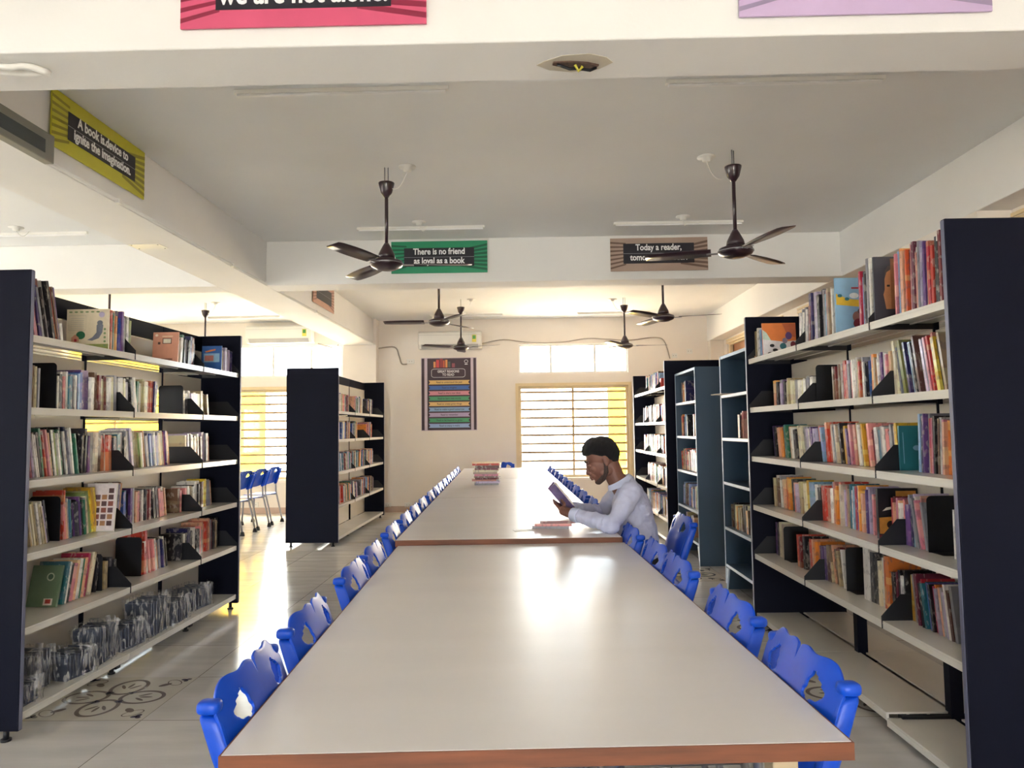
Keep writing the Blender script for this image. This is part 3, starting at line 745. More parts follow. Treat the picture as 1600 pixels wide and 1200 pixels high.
art(GB, [((196, 204, 176), disc(.66, .72, .13, .10)), ((78, 106, 84), disc(.66, .72, .09, .07)), ((196, 204, 176), disc(.66, .72, .05, .04)), ((226, 214, 204), rc(.56, .04, .86, .2)), ((176, 60, 52), rc(.62, .08, .8, .18))])
oc = [((226, 222, 226), [(0, 0), (1, 0), (1, .45), (.6, .42), (.3, .46), (0, .5)]), ((196, 214, 200), [(0, .5), (.25, .46), (.12, .7), (0, .8)]), ((190, 96, 58), [(.6, .98), (1, .98), (1, .55), (.75, .6)]),
      ((92, 62, 128), disc(.78, .6, .1, .12)), ('t', disc(.6, .28, .1, .1)), ((140, 128, 150), disc(.66, .45, .08, .09)), ('m', disc(.9, .33, .08, .1)), ('k', disc(.27, .3, .07, .05)), ('k', disc(.36, .16, .08, .05)), ('k', disc(.2, .06, .07, .04))]
art(OR, oc)
art(LB, [('y', [(.02, .52), (.5, .48), (.55, .6), (.3, .62), (.1, .68), (.02, .72)]), ('t', disc(.1, .68, .05, .03)), ('t', disc(.25, .62, .05, .03)), ((226, 230, 232), disc(.4, .68, .1, .05)), ('r', rc(.35, .8, .62, .83)), ((60, 90, 150), rc(.5, .86, .8, .9)),
         ((150, 110, 100), disc(.45, .3, .1, .1)), ('m', disc(.48, .18, .12, .09)), ((96, 70, 70), disc(.52, .4, .06, .05))])
art(FC, [(k_, [(u*.52, v) for u, v in p_]) for k_, p_ in [((186, 132, 92), [(.46, .2), (.40, .34), (.36, .42), (.42, .5), (.42, .66), (.5, .78), (.66, .8), (.66, .2)]), ((150, 100, 66), rc(.66, .2, .98, .97)), ((88, 78, 74), [(.42, .66), (.44, .78), (.56, .86), (.66, .86), (.66, .8), (.5, .76)]), ('k', rc(.5, .54, .62, .57)), ((186, 132, 92), rc(.66, .3, .8, .75))]])
art(TC, [('l', rc(.1, .15, .12, .85)), ('l', rc(.88, .15, .9, .85)), ('l', disc(.5, .5, .12, .06))])
art(BG, [((214, 150, 70), [(.02, .1), (.7, .1), (.9, .4), (.6, .45), (.02, .42)]), ('m', rc(.0, .0, 1, .08)), ((220, 214, 200), [(.1, .55), (.4, .6), (.7, .7), (.5, .66), (.2, .62)]), ('k', disc(.3, .28, .1, .08)), ((214, 150, 70), rc(.45, .82, .95, .95))])

# black steel bookends
def bookend(rk, lev, px, h, dp, lab, y=.06):
    fm = FR[rk]; z = LEV[lev]; y = SETB[lev]-.012; x = solve(lambda q: fm @ Vector((q, y, z)), px, -.2, 3)-.004; dp = min(dp, .27-y)
    root = thing('bookend', lab, 'bookend', fm @ Vector((x, y, z+.0003)), ROOT[rk], 'black steel bookends on the racks')
    r = .02; pts = [(0, 0), (dp, 0)]
    for cx_, cz_, a0 in ((dp-r, h-r, 0), (r, h-r, PI/2)):
        pts += [(cx_+r*math.cos(a0+k*PI/8), cz_+r*math.sin(a0+k*PI/8)) for k in range(5)]
    bm = bmesh.new(); bm_prism(bm, pts, 0, -.0009, .0009); obj('upright_plate', bm, BLACK, root)
    s = 1
    bm = bmesh.new(); bm_box(bm, .001, .09, .01, dp-.01, 0, .0012); obj('foot_plate', bm, BLACK, root)
bookend('left', 1, 88, .235, .2, 'tall black bookend at the near end of the left second shelf')
bookend('left', 1, 286, .2, .17, 'black bookend before white books, left second shelf, middle bay', .05)
bookend('left', 3, 94, .225, .17, 'black bookend in front of red books on the left fourth shelf', .07)
bookend('left', 4, 221, .235, .24, 'large black bookend beside the slanted bracket, left fifth shelf', .03)
bookend('left', 4, 160, .2, .17, 'black bookend behind a yellow book on the left fifth shelf', .08)
bookend('right', 1, 1277, .215, .17, 'black bookend left of dark red books, right second shelf')
bookend('right', 3, 1452, .235, .18, 'tall black bookend at the near end of the right fourth shelf', .06)
bookend('right', 4, 1226, .215, .17, 'black bookend before a pink and maroon book, right fifth shelf', .06)
bookend('right', 4, 1324, .225, .2, 'large black bookend in the middle bay of the right fifth shelf', .05)

# plastic wrapped bundles of spare bookends on the bottom left shelf
def film_mat():
    m = bpy.data.materials.new('plastic_film'); m.use_nodes = True; n = m.node_tree; n.nodes.clear()
    o = n.nodes.new('ShaderNodeOutputMaterial'); tr = n.nodes.new('ShaderNodeBsdfTransparent'); g = n.nodes.new('ShaderNodeBsdfGlossy'); df = n.nodes.new('ShaderNodeBsdfDiffuse')
    g.inputs['Roughness'].default_value = .18; df.inputs[0].default_value = (.8, .8, .82, 1)
    t = n.nodes.new('ShaderNodeTexCoord'); mp = n.nodes.new('ShaderNodeMapping'); mp.inputs['Scale'].default_value = (4, 4, 1)
    nz = n.nodes.new('ShaderNodeTexNoise'); nz.inputs['Scale'].default_value = 6; nz.inputs['Detail'].default_value = 4; nz.inputs['Distortion'].default_value = 2.5
    n.links.new(t.outputs['Object'], mp.inputs[0]); n.links.new(mp.outputs[0], nz.inputs['Vector'])
    bp = n.nodes.new('ShaderNodeBump'); bp.inputs['Strength'].default_value = 1; bp.inputs['Distance'].default_value = .03; n.links.new(nz.outputs['Fac'], bp.inputs['Height'])
    n.links.new(bp.outputs[0], g.inputs['Normal'])
    r = n.nodes.new('ShaderNodeMapRange'); r.inputs['From Min'].default_value = .50; r.inputs['From Max'].default_value = .60; r.inputs['To Min'].default_value = .04; r.inputs['To Max'].default_value = .55
    n.links.new(nz.outputs['Fac'], r.inputs[0])
    m1 = n.nodes.new('ShaderNodeMixShader'); m1.inputs[0].default_value = .5; n.links.new(df.outputs[0], m1.inputs[1]); n.links.new(g.outputs[0], m1.inputs[2])
    m2 = n.nodes.new('ShaderNodeMixShader'); n.links.new(r.outputs[0], m2.inputs[0]); n.links.new(tr.outputs[0], m2.inputs[1]); n.links.new(m1.outputs[0], m2.inputs[2])
    n.links.new(m2.outputs[0], o.inputs['Surface']); return m
FILM = film_mat()
def bundle(x0, x1, y0, y1, h, z, ang, lab, seed, plates=7, name='wrapped_bundle'):
    fm = FR['left']; cx_, cy_ = (x0+x1)/2, (y0+y1)/2; wx, wy = x1-x0, y1-y0
    root = thing(name, lab, 'wrapped bundle', fm @ Vector((cx_, cy_, z)), ROT_L+math.radians(ang), 'plastic wrapped bundles on the bottom left shelf')
    bm = bmesh.new(); rnd = random.Random(seed)
    for k in range(plates):
        xx = -wx/2+.012 + (wx-.03)*k/(plates-1)
        bm_box(bm, xx, xx+.006, -wy/2+.012+rnd.uniform(0, .01), wy/2-.012, .002, h-rnd.uniform(.006, .02))
    bm_box(bm, -wx/2+.012, wx/2-.012, -wy/2+.02, wy/2-.02, .001, .012)
    obj('steel_plates', bm, mat('bundle_steel', srgb(60, 68, 88), .4), root)
    bm = bmesh.new(); n = 10
    vs = {}
    def V(i, j, k):
        if (i, j, k) not in vs:
            p = Vector((-wx/2+wx*i/n, -wy/2+wy*j/n, (h+.004)*k/n))
            d = noise.noise_vector(p*22+Vector((seed, 0, 0)))*.010; d.z = abs(d.z)
            if k == 0: d.z = 0
            vs[(i, j, k)] = bm.verts.new(p+d+Vector((0, 0, .001)))
        return vs[(i, j, k)]
    for a in range(n):
        for b in range(n):
            for f in (((a,b,n),(a+1,b,n),(a+1,b+1,n),(a,b+1,n)), ((0,a,b),(0,a+1,b),(0,a+1,b+1),(0,a,b+1)), ((n,a,b),(n,a+1,b),(n,a+1,b+1),(n,a,b+1)), ((a,0,b),(a+1,0,b),(a+1,0,b+1),(a,0,b+1)), ((a,n,b),(a+1,n,b),(a+1,n,b+1),(a,n,b+1))):
                bm.faces.new([V(*q) for q in f]).smooth = True
    # crumpled tail of film at the top
    tl = [bm.verts.new(Vector((-.02+.02*k, -wy/2-.004-.012*math.sin(k), h*.6+rnd.uniform(-.03, .03)))) for k in range(6)]
    tu = [bm.verts.new(Vector((-.03+.022*k, -wy/2+.03*math.sin(k*1.7), h+.03+rnd.uniform(-.02, .02)))) for k in range(6)]
    for k in range(5): bm.faces.new((tl[k], tl[k+1], tu[k+1], tu[k]))
    obj('plastic_film', bm, FILM, root)
zb_ = .1145
bundle(.03, .19, .02, .19, .10, zb_, 4, 'low film wrapped bundle nearest the camera on the bottom left shelf', 1)
bundle(.05, .38, .10, .275, .19, zb_+.0, 0, 'tall dark wrapped bundle behind the nearest low one, bottom left shelf', 2, 12)
bundle(.40, .60, .02, .2, .135, zb_, -9, 'second wrapped bundle along the bottom left shelf, its film torn open', 3, 8)
bundle(.63, .84, .03, .2, .20, zb_, 7, 'third wrapped bundle along the bottom left shelf, with a loose film tail', 4, 8)
bundle(.88, 1.11, .02, .20, .145, zb_, -6, 'fourth wrapped bundle, next to the joint of the bottom left shelf', 5, 8)
bundle(1.15, 1.38, .02, .21, .225, zb_, 4, 'tall ribbed wrapped bundle in the middle bay of the bottom shelf', 6, 9)
bundle(1.42, 1.68, .02, .22, .15, zb_, 3, 'wrapped bundle with bulging film before the far bay, bottom shelf', 7, 9)
bundle(1.80, 2.05, .05, .26, .15, zb_, -6, 'dark bundle with film on top in the far bay, bottom left shelf', 8, 9)
# ------------------------------------------------------------------ reading tables, end to end
def table(label, x, y, hd, ln, top):
    root = thing('reading_table', label, 'table', (x, y, 0), hd, 'long reading tables placed end to end')
    wd = .6; th = .006; e = .032
    box('tabletop', (-wd+.004, wd-.004, .004, ln-.004, top-e, top), LAM, root)
    bm = bmesh.new()
    bm_box(bm, -wd, wd, 0, .0038, top-e-.002, top-.001); bm_box(bm, -wd, wd, ln-.0038, ln, top-e-.002, top-.001)
    bm_box(bm, -wd, -wd+.0038, .0038, ln-.0038, top-e-.002, top-.001); bm_box(bm, wd-.0038, wd, .0038, ln-.0038, top-e-.002, top-.001)
    obj('edge_band', bm, WOODE, root)
    bm = bmesh.new()
    for xx in (-.48, .455): bm_box(bm, xx, xx+.025, .30, ln-.30, top-e-.05, top-e-.0002)
    for yy in (.30, ln-.325): bm_box(bm, -.455, .455, yy, yy+.025, top-e-.05, top-e-.0002)
    obj('apron', bm, WOODL, root)
    for xx in (-.50, .45):
        for yy in (.02, ln-.07): box('leg', (xx, xx+.05, yy, yy+.05, 0, top-e-.0004), WOODL, root, .004)
    return root
T1H, T2H = .0410, .0346
def along(x, y, hd, s): return (x-math.sin(hd)*s, y+math.cos(hd)*s)
table('nearest long reading table with pale laminate top and brown wooden edge', .0165, 1.408, T1H, 2.455, .75)
q = (-.0985, 3.872); TT = []
for k, lab in enumerate(('second reading table, slightly taller, where the man in a pale shirt reads', 'third reading table carrying a stack of thin books', 'farthest reading table just before the back wall')):
    table(lab, q[0], q[1], T2H, 2.36, .776); TT.append(q); q = along(q[0], q[1], T2H, 2.365)

# ------------------------------------------------------------------ blue plastic chairs
def make_chair(label, group):
    t = thing('student_chair', label, 'chair', (0, 0, 0), 0, group)
    # backrest shell, butterfly topped, with two openings
    NS, NU = 72, 30; hw = .208
    def top(s):
        a = abs(s)
        z = .834 + .008*math.exp(-((a-.17)/.12)**2) + .006*math.exp(-((a-.68)/.2)**2)
        z -= .032*math.exp(-(s/.022)**2)
        if a > .5: z -= .050*((a-.5)/.5)**2.4
        return z
    def P(s, u):
        z0 = .585 + .02*abs(s)**2; z = z0 + (top(s)-z0)*u
        y = -.219 - .020*abs(s)**2.2 - .34*(z-.75)
        c = max(0, (z-.775)/.07); y -= (.004+.026*min(1, abs(s)*1.05)**3)*min(1, c)**1.4
        y += .010*math.exp(-((abs(s)-.5)/.25)**2)*math.exp(-((z-.70)/.06)**2)
        return Vector((hw*s, y, z))
    def sdf(p):
        x = (abs(p.x)-.112)/.036; z = (p.z-.770)/.026
        r = math.hypot(x, z); a = math.atan2(z, x)
        return r - (1+.16*math.cos(3*a+.6)+.07*math.cos(7*a))
    sg = [math.copysign(abs(q)**1.15, q) for q in np.linspace(-1, 1, NS+1)]
    bm = bmesh.new(); G = [[bm.verts.new(P(s, u)) for u in np.linspace(0, 1, NU+1)] for s in sg]
    for i in range(NS):
        for j in range(NU):
            q = (G[i][j], G[i+1][j], G[i+1][j+1], G[i][j+1])
            c = sum((v.co for v in q), Vector())/4
            if sdf(c) < 0: continue
            bm.faces.new(q).smooth = True
    for col in G:
        for v in col:
            if not v.link_faces: bm.verts.remove(v)
            elif v.is_boundary and abs(sdf(v.co)) < .5 and .60 < v.co.z < .80 and .03 < abs(v.co.x) < .17:
                for _ in range(6):
                    d = sdf(v.co); e = 1e-4
                    gx = (sdf(v.co+Vector((e,0,0)))-d)/e; gz = (sdf(v.co+Vector((0,0,e)))-d)/e
                    k = d/(gx*gx+gz*gz+1e-9); v.co.x -= gx*k; v.co.z -= gz*k
    o = obj('backrest', bm, BLUE, t)
    md = o.modifiers.new('thickness', 'SOLIDIFY'); md.thickness = .007; md.offset = 0
    md = o.modifiers.new('bevel', 'BEVEL'); md.width = .002; md.segments = 2; md.limit_method = 'ANGLE'
    for sx in (-1, 1):
        bm = bmesh.new()
        xa, xb = sorted((sx*(hw-.034), sx*(hw+.002)))
        bm_prism(bm, [(-.214, .575), (-.172, .575), (-.206, .68), (-.244, .780), (-.290, .786), (-.262, .70)], 0, xa, xb)
        sl = obj('back_sleeve', bm, BLUE, t, .011)
        for p in sl.data.polygons: p.use_smooth = True
        bm = bmesh.new(); bmesh.ops.create_uvsphere(bm, u_segments=16, v_segments=10, radius=1)
        for v in bm.verts: v.co = Vector((sx*(hw-.017)+math.copysign(abs(v.co.x)**.6, v.co.x)*.0195, -.270+math.copysign(abs(v.co.y)**.6, v.co.y)*.024, .798+math.copysign(abs(v.co.z)**.6, v.co.z)*.014))
        for f in bm.faces: f.smooth = True
        obj('sleeve_cap', bm, BLUE, sl)
        bm = bmesh.new(); x = sx*(hw-.016)
        bm_tube(bm, [(x, -.238, .70), (x, -.200, .58), (x, -.205, .47), (x, -.215, .42), (x, -.255, .25), (x, -.305, .035)], .0125, 10)
        obj('leg', bm, CHROME, t)
        bm = bmesh.new()
        bm_tube(bm, [(x*.96, .13, .425), (x*.96, .135, .25), (x*.96, .15, .035)], .0125, 10); obj('leg', bm, CHROME, t)
        bm = bmesh.new(); bm_tube(bm, [(x, -.215, .42), (x, 0, .418), (x*.96, .13, .425)], .0125, 10); obj('seat_rail', bm, CHROME, t)
        for yy, xx in ((-.305, x), (.15, x*.96)):
            bm = bmesh.new(); bm_prism(bm, [(yy-.03, 0), (yy+.03, 0), (yy+.016, .055), (yy-.016, .055)], 0, xx-.017, xx+.017)
            obj('foot_cap', bm, RUB, t, .005)
    bm = bmesh.new(); N = 20; g = []
    for i in range(N+1):
        r = []
        for j in range(N+1):
            a, b = -1+2*i/N, -1+2*j/N
            k = (abs(a)**6+abs(b)**6)**(1/6); k = max(abs(a), abs(b))/k if k > 0 else 1
            z = .447 - .012*math.exp(-((b+.25)/.5)**2)*(1-a*a) - (.016*max(0, b-.6)/.4 if b > .6 else 0)
            r.append(bm.verts.new((.215*a*k, -.02+.205*b*k, z)))
        g.append(r)
    for i in range(N):
        for j in range(N): bm.faces.new((g[i][j], g[i+1][j], g[i+1][j+1], g[i][j+1])).smooth = True
    o = obj('seat', bm, BLUE, t); md = o.modifiers.new('thickness', 'SOLIDIFY'); md.thickness = .012
    return t
ch0 = make_chair('nearest blue plastic chair on the left side of the reading tables', 'blue chairs tucked under the left side of the tables')
def beside(side, Y):
    # a point beside the table row and the heading there
    hd = T1H if Y < 3.87 else T2H
    if Y < 3.87: cx = .0165-math.tan(T1H)*(Y-1.408)
    else: cx = -.0985-math.tan(T2H)*(Y-3.872)
    return cx + side*.6/math.cos(hd), hd
first = True
LY = [1.70, 2.23, 2.92, 3.40, 4.10, 4.66, 5.14, 5.66, 6.28, 6.80, 7.30, 7.86, 8.45, 9.05, 9.65, 10.3]
GL = 'blue chairs tucked under the left side of the tables'; GR = 'blue chairs tucked under the right side of the tables'
for k, Y in enumerate(LY):
    x, hd = beside(-1, Y)
    lab = 'blue plastic chair on the left of the tables, %s from the camera' % ORD[k+1]
    loc = (x+.208, Y, 0); rz = -PI/2+hd
    if first: ch0.location = loc; ch0.rotation_euler = (0, 0, rz); ch0['label'] = 'blue plastic chair nearest the camera on the left of the tables'; first = False
    else: dup(ch0, loc, rz, lab, GL)
RY = [1.76, 2.29, 2.96, 3.36, 3.90, 5.48, 6.12, 6.68, 7.24, 7.84, 8.42, 9.02, 9.62, 10.3]
for k, Y in enumerate(RY):
    x, hd = beside(1, Y)
    lab = 'blue plastic chair %s on the right of the tables' % ('nearest the camera' if k == 0 else ORD[k+1]+' from the camera')
    if k == 4: lab = 'blue chair back between the table corner and the reader'
    dup(ch0, (x-.208, Y, 0), PI/2+hd, lab, GR)
dup(ch0, (.665, 4.36, 0), PI/2+.03, 'blue chair drawn back from the table, on which the man sits', 'blue chairs in use')
dup(ch0, (-.40, 11.22, 0), PI, 'blue chair at the far end of the tables facing the camera', 'blue chairs in use')
GB_ = 'blue chairs in front of the left window'
for k, (y, l) in enumerate(((9.75, 'nearest'), (10.3, 'middle'), (10.85, 'farthest'))):
    dup(ch0, (-3.80-.23, y, 0), PI/2-.06, '%s of the three blue chairs standing before the left window' % l, GB_)

# ------------------------------------------------------------------ ceiling fans
def make_fan(label):
    t = thing('ceiling_fan', label, 'fan', (0, 0, ZC), 0, 'brown ceiling fans')
    bm = bmesh.new(); bm_tube(bm, [(-.012, 0, 0), (-.012, 0, -.12), (0, 0, -.14), (.012, 0, -.12), (.012, 0, 0)], .004, 6); obj('hook', bm, CHROME, t)
    bm = bmesh.new(); bm_lathe(bm, [(.022, -.105), (.056, -.112), (.054, -.125), (.040, -.18), (.016, -.215)], 24); obj('canopy', bm, FANM, t)
    bm = bmesh.new(); bm_lathe(bm, [(.0125, -.16), (.0125, -.56)], 14); obj('rod', bm, FANM, t)
    bm = bmesh.new(); bm_lathe(bm, [(.016, -.545), (.030, -.57), (.055, -.62), (.062, -.655)], 28); obj('motor_cowl', bm, FANM, t)
    bm = bmesh.new(); bm_lathe(bm, [(.062, -.655), (.108, -.672), (.118, -.692), (.106, -.712), (.060, -.732), (.02, -.738)], 32); m = obj('motor', bm, FANM, t)
    bm = bmesh.new(); bm_lathe(bm, [(.1195, -.689), (.1195, -.695)], 32); obj('chrome_ring', bm, CHROME, m)
    for k in range(3):
        a = 2*PI*k/3; R = Matrix.Rotation(a, 4, 'Z')
        bm = bmesh.new(); n = 14; A_, B_ = [], []
        for i in range(n+1):
            q = i/n; r = .16 + .44*q; w_ = .052+.018*math.sin(q*PI*.9); 
            if q > .93: w_ *= .82
            tl = .011*(1-q*.4)
            A_.append((r, -w_, -.690-tl*1.2)); B_.append((r, w_, -.690+tl))
        va = [bm.verts.new(R @ Vector(p)) for p in A_]; vb = [bm.verts.new(R @ Vector(p)) for p in B_]
        for i in range(n): bm.faces.new((va[i], va[i+1], vb[i+1], vb[i])).smooth = True
        b = obj('blade', bm, FANM, t); md = b.modifiers.new('thickness', 'SOLIDIFY'); md.thickness = .003
        bm = bmesh.new(); bm_box(bm, .10, .19, -.020, .020, -.700, -.6965, R); obj('blade_bracket', bm, CHROME, b)
    return t
def rosette(x, y, lab, sx=0, cord=None):
    t = thing('ceiling_rose', lab, 'electrical fitting', (x, y, ZC), 0, 'white round ceiling roses')
    bm = bmesh.new(); bm_lathe(bm, [(.062, 0), (.062, -.006), (.03, -.008), (.028, -.03), (.012, -.034)], 20); obj('plate', bm, WHITE, t)
    if cord:
        bm = bmesh.new(); a = Vector((0, 0, -.03)); b = Vector(cord)
        pts = [a.lerp(b, q) + Vector((0, 0, -.05*math.sin(PI*q))) for q in [i/10 for i in range(11)]]
        bm_tube(bm, pts, .0035, 6); obj('cord', bm, WHITE, t)
f0 = make_fan('')
FANS = [(-.965, 5.02, 7, 'brown ceiling fan near the green sign, left of the two nearest'), (1.42, 4.824, 44, 'brown ceiling fan before the tan sign, right of the two nearest'),
        (-.93, 7.80, 60, 'ceiling fan hanging beyond the far beam, left of the middle'), (1.48, 7.71, 105, 'ceiling fan beyond the far beam with a long blade to the right'),
        (-.91, 10.265, 95, 'farthest ceiling fan on the left, in front of the wall air conditioner'), (1.424, 10.32, 0, 'farthest ceiling fan on the right, above the high window'),
        (-4.55, 7.80, 20, 'ceiling fan over the left bay, only its rod seen above the books'), (-4.56, 10.2, 70, 'far ceiling fan of the left bay behind the left rack')]
for k, (x, y, a, lab) in enumerate(FANS):
    if k == 0: f0.location = (x, y, ZC); f0.rotation_euler = (0, 0, math.radians(a)); f0['label'] = lab
    else: dup(f0, (x, y, ZC), math.radians(a), lab)
for k, (x, y) in enumerate([(f[0], f[1]) for f in FANS]):
    s = -1 if x > 0 else 1
    rosette(x+s*.15, y-.01+(.12 if x > 0 else 0), 'white ceiling rose wired to the %s' % FANS[k][3].split(',')[0].split(' with')[0].split(' behind')[0], cord=(-s*.11, 0, -.155))
# batten lights
def batten(x, y, lab):
    t = thing('batten_light', lab, 'light', (x, y, ZC), 0, 'slim white batten lights on the ceiling')
    box('housing', (-.585, .585, -.014, .014, -.022, 0), WHITE, t, .002)
    box('diffuser', (-.57, .57, -.011, .011, -.036, -.0222), mat('diffuser', (.8, .8, .8), .3), t, .004)
BT = [(-.98, 3.82, 'batten light just behind the near beam, left'), (1.36, 3.81, 'batten light just behind the near beam, right'),
      (-.94, 6.52, 'batten light above the green sign'), (1.405, 6.50, 'batten light above the tan sign'), (-4.59, 6.49, 'batten light over the left bay near the beam'),
      (-4.51, 9.08, 'batten light over the left bay behind the books'), (-.94, 11.6, 'batten light near the back wall, left of middle'), (1.43, 11.6, 'batten light near the back wall, right of middle'), (-4.5, 11.45, 'batten light nearest the left window')]
for b in BT: batten(*b)
for x, y, l in ((-.932, 6.37, 'above the green sign'), (1.413, 6.345, 'above the tan sign'), (-4.543, 6.31, 'of the left bay near the beam'), (-4.5, 8.95, 'of the left bay behind the books')):
    rosette(x, y, 'white ceiling rose beside the batten light %s' % l, cord=(.05, .10, -.012))

# ------------------------------------------------------------------ signs
def sign(lab, loc, rz, w_, h_, col, lines, dark, txt=.10, box_=(.14, .07, .80, .26), visible=True, black=srgb(30, 28, 38)):
    t = thing('quote_sign', lab, 'sign', loc, rz, 'framed quotation signs on the beams')
    # sign lies in local XZ plane facing -Y, origin at lower left corner
    c = srgb(*col); c2 = srgb(*dark)
    mm = mat('sign_print_%d%d%d' % col, c, .35, var=.05)
    box('board', (0, w_, -.008, 0, 0, h_), mm, t)
    bm = bmesh.new(); m2 = mat('sign_rays_%d%d%d' % dark, c2, .35, var=.05); bm2 = bmesh.new()
    for k in range(7):
        z = h_*(.06+.13*k)
        f = bm.faces.new([bm.verts.new((x, -.0086, zz)) for x, zz in ((w_, z), (w_, min(h_, z+.022)), (w_*.72, min(h_, z*.6+.022+.05)), (w_*.72, z*.6+.05))])
        f = bm2.faces.new([bm2.verts.new((x, -.0086, zz)) for x, zz in ((0, z), (0, min(h_, z+.018)), (w_*.16, min(h_, z*.8+.06)), (w_*.16, z*.8+.045))])
    obj('ray_print', bm, m2, t); obj('ray_print', bm2, m2, t)
    bx = box_
    box('text_panel', (bx[0], bx[2], -.0098, -.0088, bx[1], bx[3]), mat('sign_black', black, .35), t)
    n = len(lines)
    for i, s in enumerate(lines):
        if s:
            z = bx[3] - (bx[3]-bx[1])*(i+.5)/n
            text(s, txt, mat('sign_white', (.85, .85, .85), .5), t, ((bx[0]+bx[2])/2, -.0104, z+.008), (PI/2, 0, 0), sx=.82, bold=.026)
    zz = (bx[1]+bx[3])/2
    bm = bmesh.new(); bm_box(bm, bx[0], bx[2], -.0104, -.0099, zz-.0012, zz+.0012); obj('rule', bm, mat('sign_rule', (.4, .4, .42), .5), t)
    return t
sign('green sign on the far beam reading There is no friend as loyal as a book', (-1.287, 6.941, 2.873), 0, .934, .313, (38, 142, 102), ['There is no friend', 'as loyal as a book'], (14, 92, 66), .084, (.125, .065, .806, .247))
sign('tan sign on the far beam reading Today a reader, tomorrow a leader', (.836, 6.941, 2.860), 0, .936, .322, (172, 150, 136), ['Today a reader,', 'tomorrow a leader.'], (110, 88, 76), .084, (.125, .073, .806, .268))
sign('pink sign cut off at the top edge reading we are not alone', (-1.262, 2.586, 2.850), 0, .915, .315, (206, 84, 118), ['', 'we are not alone.'], (140, 36, 66), .108, (.132, .067, .785, .255))
sign('lilac sign cut off at the top edge, right', (.800, 2.586, 2.847), 0, .914, .315, (196, 172, 208), ['', ''], (150, 136, 166), .1, (.125, .070, .79, .255))
sign('yellow sign on the left beam reading A book is device to ignite the imagination', (XL+.009, 3.715, 2.894), PI/2, .938, .315, (190, 184, 40), ['A book is.device to', 'ignite the imagination.'], (140, 132, 22), .080, (.135, .08, .822, .24))
sign('brown sign on the left beam beyond the far cross beam', (XL+.009, 8.47, 2.893), PI/2, .93, .315, (196, 150, 128), ['', ''], (150, 100, 84), .1, (.13, .07, .80, .25), black=srgb(74, 70, 70))

# poster
pt = thing('wall_poster', 'tall poster of coloured ribbons headed great reasons to read', 'poster', (-1.754, W-.004, 1.345), 0)
PW_, PH = .936, 1.225
box('sheet', (0, PW_, -.004, 0, 0, PH), mat('poster_mauve', srgb(206, 192, 204), .5), pt)
bm = bmesh.new(); bm_box(bm, .008, .055, -.0052, -.0042, .01, PH-.01); bm_box(bm, PW_-.055, PW_-.01, -.0052, -.0042, .01, PH-.01); bm_box(bm, .105, PW_-.10, -.0052, -.0042, .01, PH-.01)
obj('dark_print', bm, mat('poster_dark', srgb(66, 48, 60), .5), pt)
cols = [(226, 190, 120), (70, 112, 190), (216, 146, 160), (82, 160, 118), (228, 190, 128), (142, 176, 216), (184, 164, 200), (74, 156, 112), (150, 176, 218)]
words = ['Read to understand the past', 'Read to imagine', 'Read to share new ideas', 'Read to learn new words', 'Read to create great things', 'Read to make a good tomorrow', 'Read to remember', 'Read to be inspired to grow', 'Read to enjoy it more']
for k, c in enumerate(cols):
    z1 = .845-.091*k; z0 = z1-.068; xa, xb = .125, PW_-.115
    bm = bmesh.new(); f = bm_prism(bm, [(xa, z0), (xb, z0), (xb-.03, (z0+z1)/2), (xb, z1), (xa, z1), (xa+.025, (z0+z1)/2)], 1, -.0062, -.0053)
    rb = obj('ribbon', bm, mat('ribbon_%d' % k, srgb(*c), .5, var=.04), pt)
    text(words[k], .042, mat('poster_ink', srgb(60, 50, 70), .6), pt, ((xa+xb)/2, -.0066, (z0+z1)/2), (PI/2, 0, 0), sx=.9, bold=.01)
for i, s in enumerate(('GREAT REASONS', 'TO READ')):
    text(s, .058, mat('poster_white', (.8, .78, .8), .5), pt, (PW_/2-.01, -.0062, .992-.055*i), (PI/2, 0, 0), sx=.82, bold=.02)
bm = bmesh.new(); pts = []
for cx_, cz_, a0 in ((PW_-.24, 1.0, 0), (.22, 1.0, PI/2), (.22, .93, PI), (PW_-.24, .93, 1.5*PI)):
    pts += [(cx_+.045*math.cos(a0+j*PI/8), -.0066, cz_+.035*math.sin(a0+j*PI/8)) for j in range(5)]
bm_tube(bm, pts+[pts[0]], .0035, 6, cap=False); obj('title_outline', bm, mat('poster_white', (.8, .78, .8), .5), pt)
bm = bmesh.new()
for k, (x, h_, wd_) in enumerate(((.21, .10, .035), (.255, .13, .05), (.315, .15, .05), (.37, .12, .03), (.41, .13, .035), (.455, .10, .04), (.52, .07, .05))):
    bm_box(bm, x, x+wd_, -.0062, -.0053, 1.06, 1.06+h_, mi=k)
obj('book_print', bm, [mat('print_%d' % k, srgb(*c), .5) for k, c in enumerate(((222, 150, 90), (214, 80, 80), (150, 60, 60), (200, 96, 60), (226, 150, 80), (90, 100, 96), (150, 80, 90)))], pt)
bm = bmesh.new(); bm_tube(bm, [(.76+.03*math.cos(a*PI/8), -.0062, 1.16+.025*math.sin(a*PI/8)) for a in range(17)], .004, 6, cap=False); bm_box(bm, .735, .785, -.0062, -.0053, 1.105, 1.12); obj('emblem', bm, mat('poster_white', (.8, .78, .8), .5), pt)

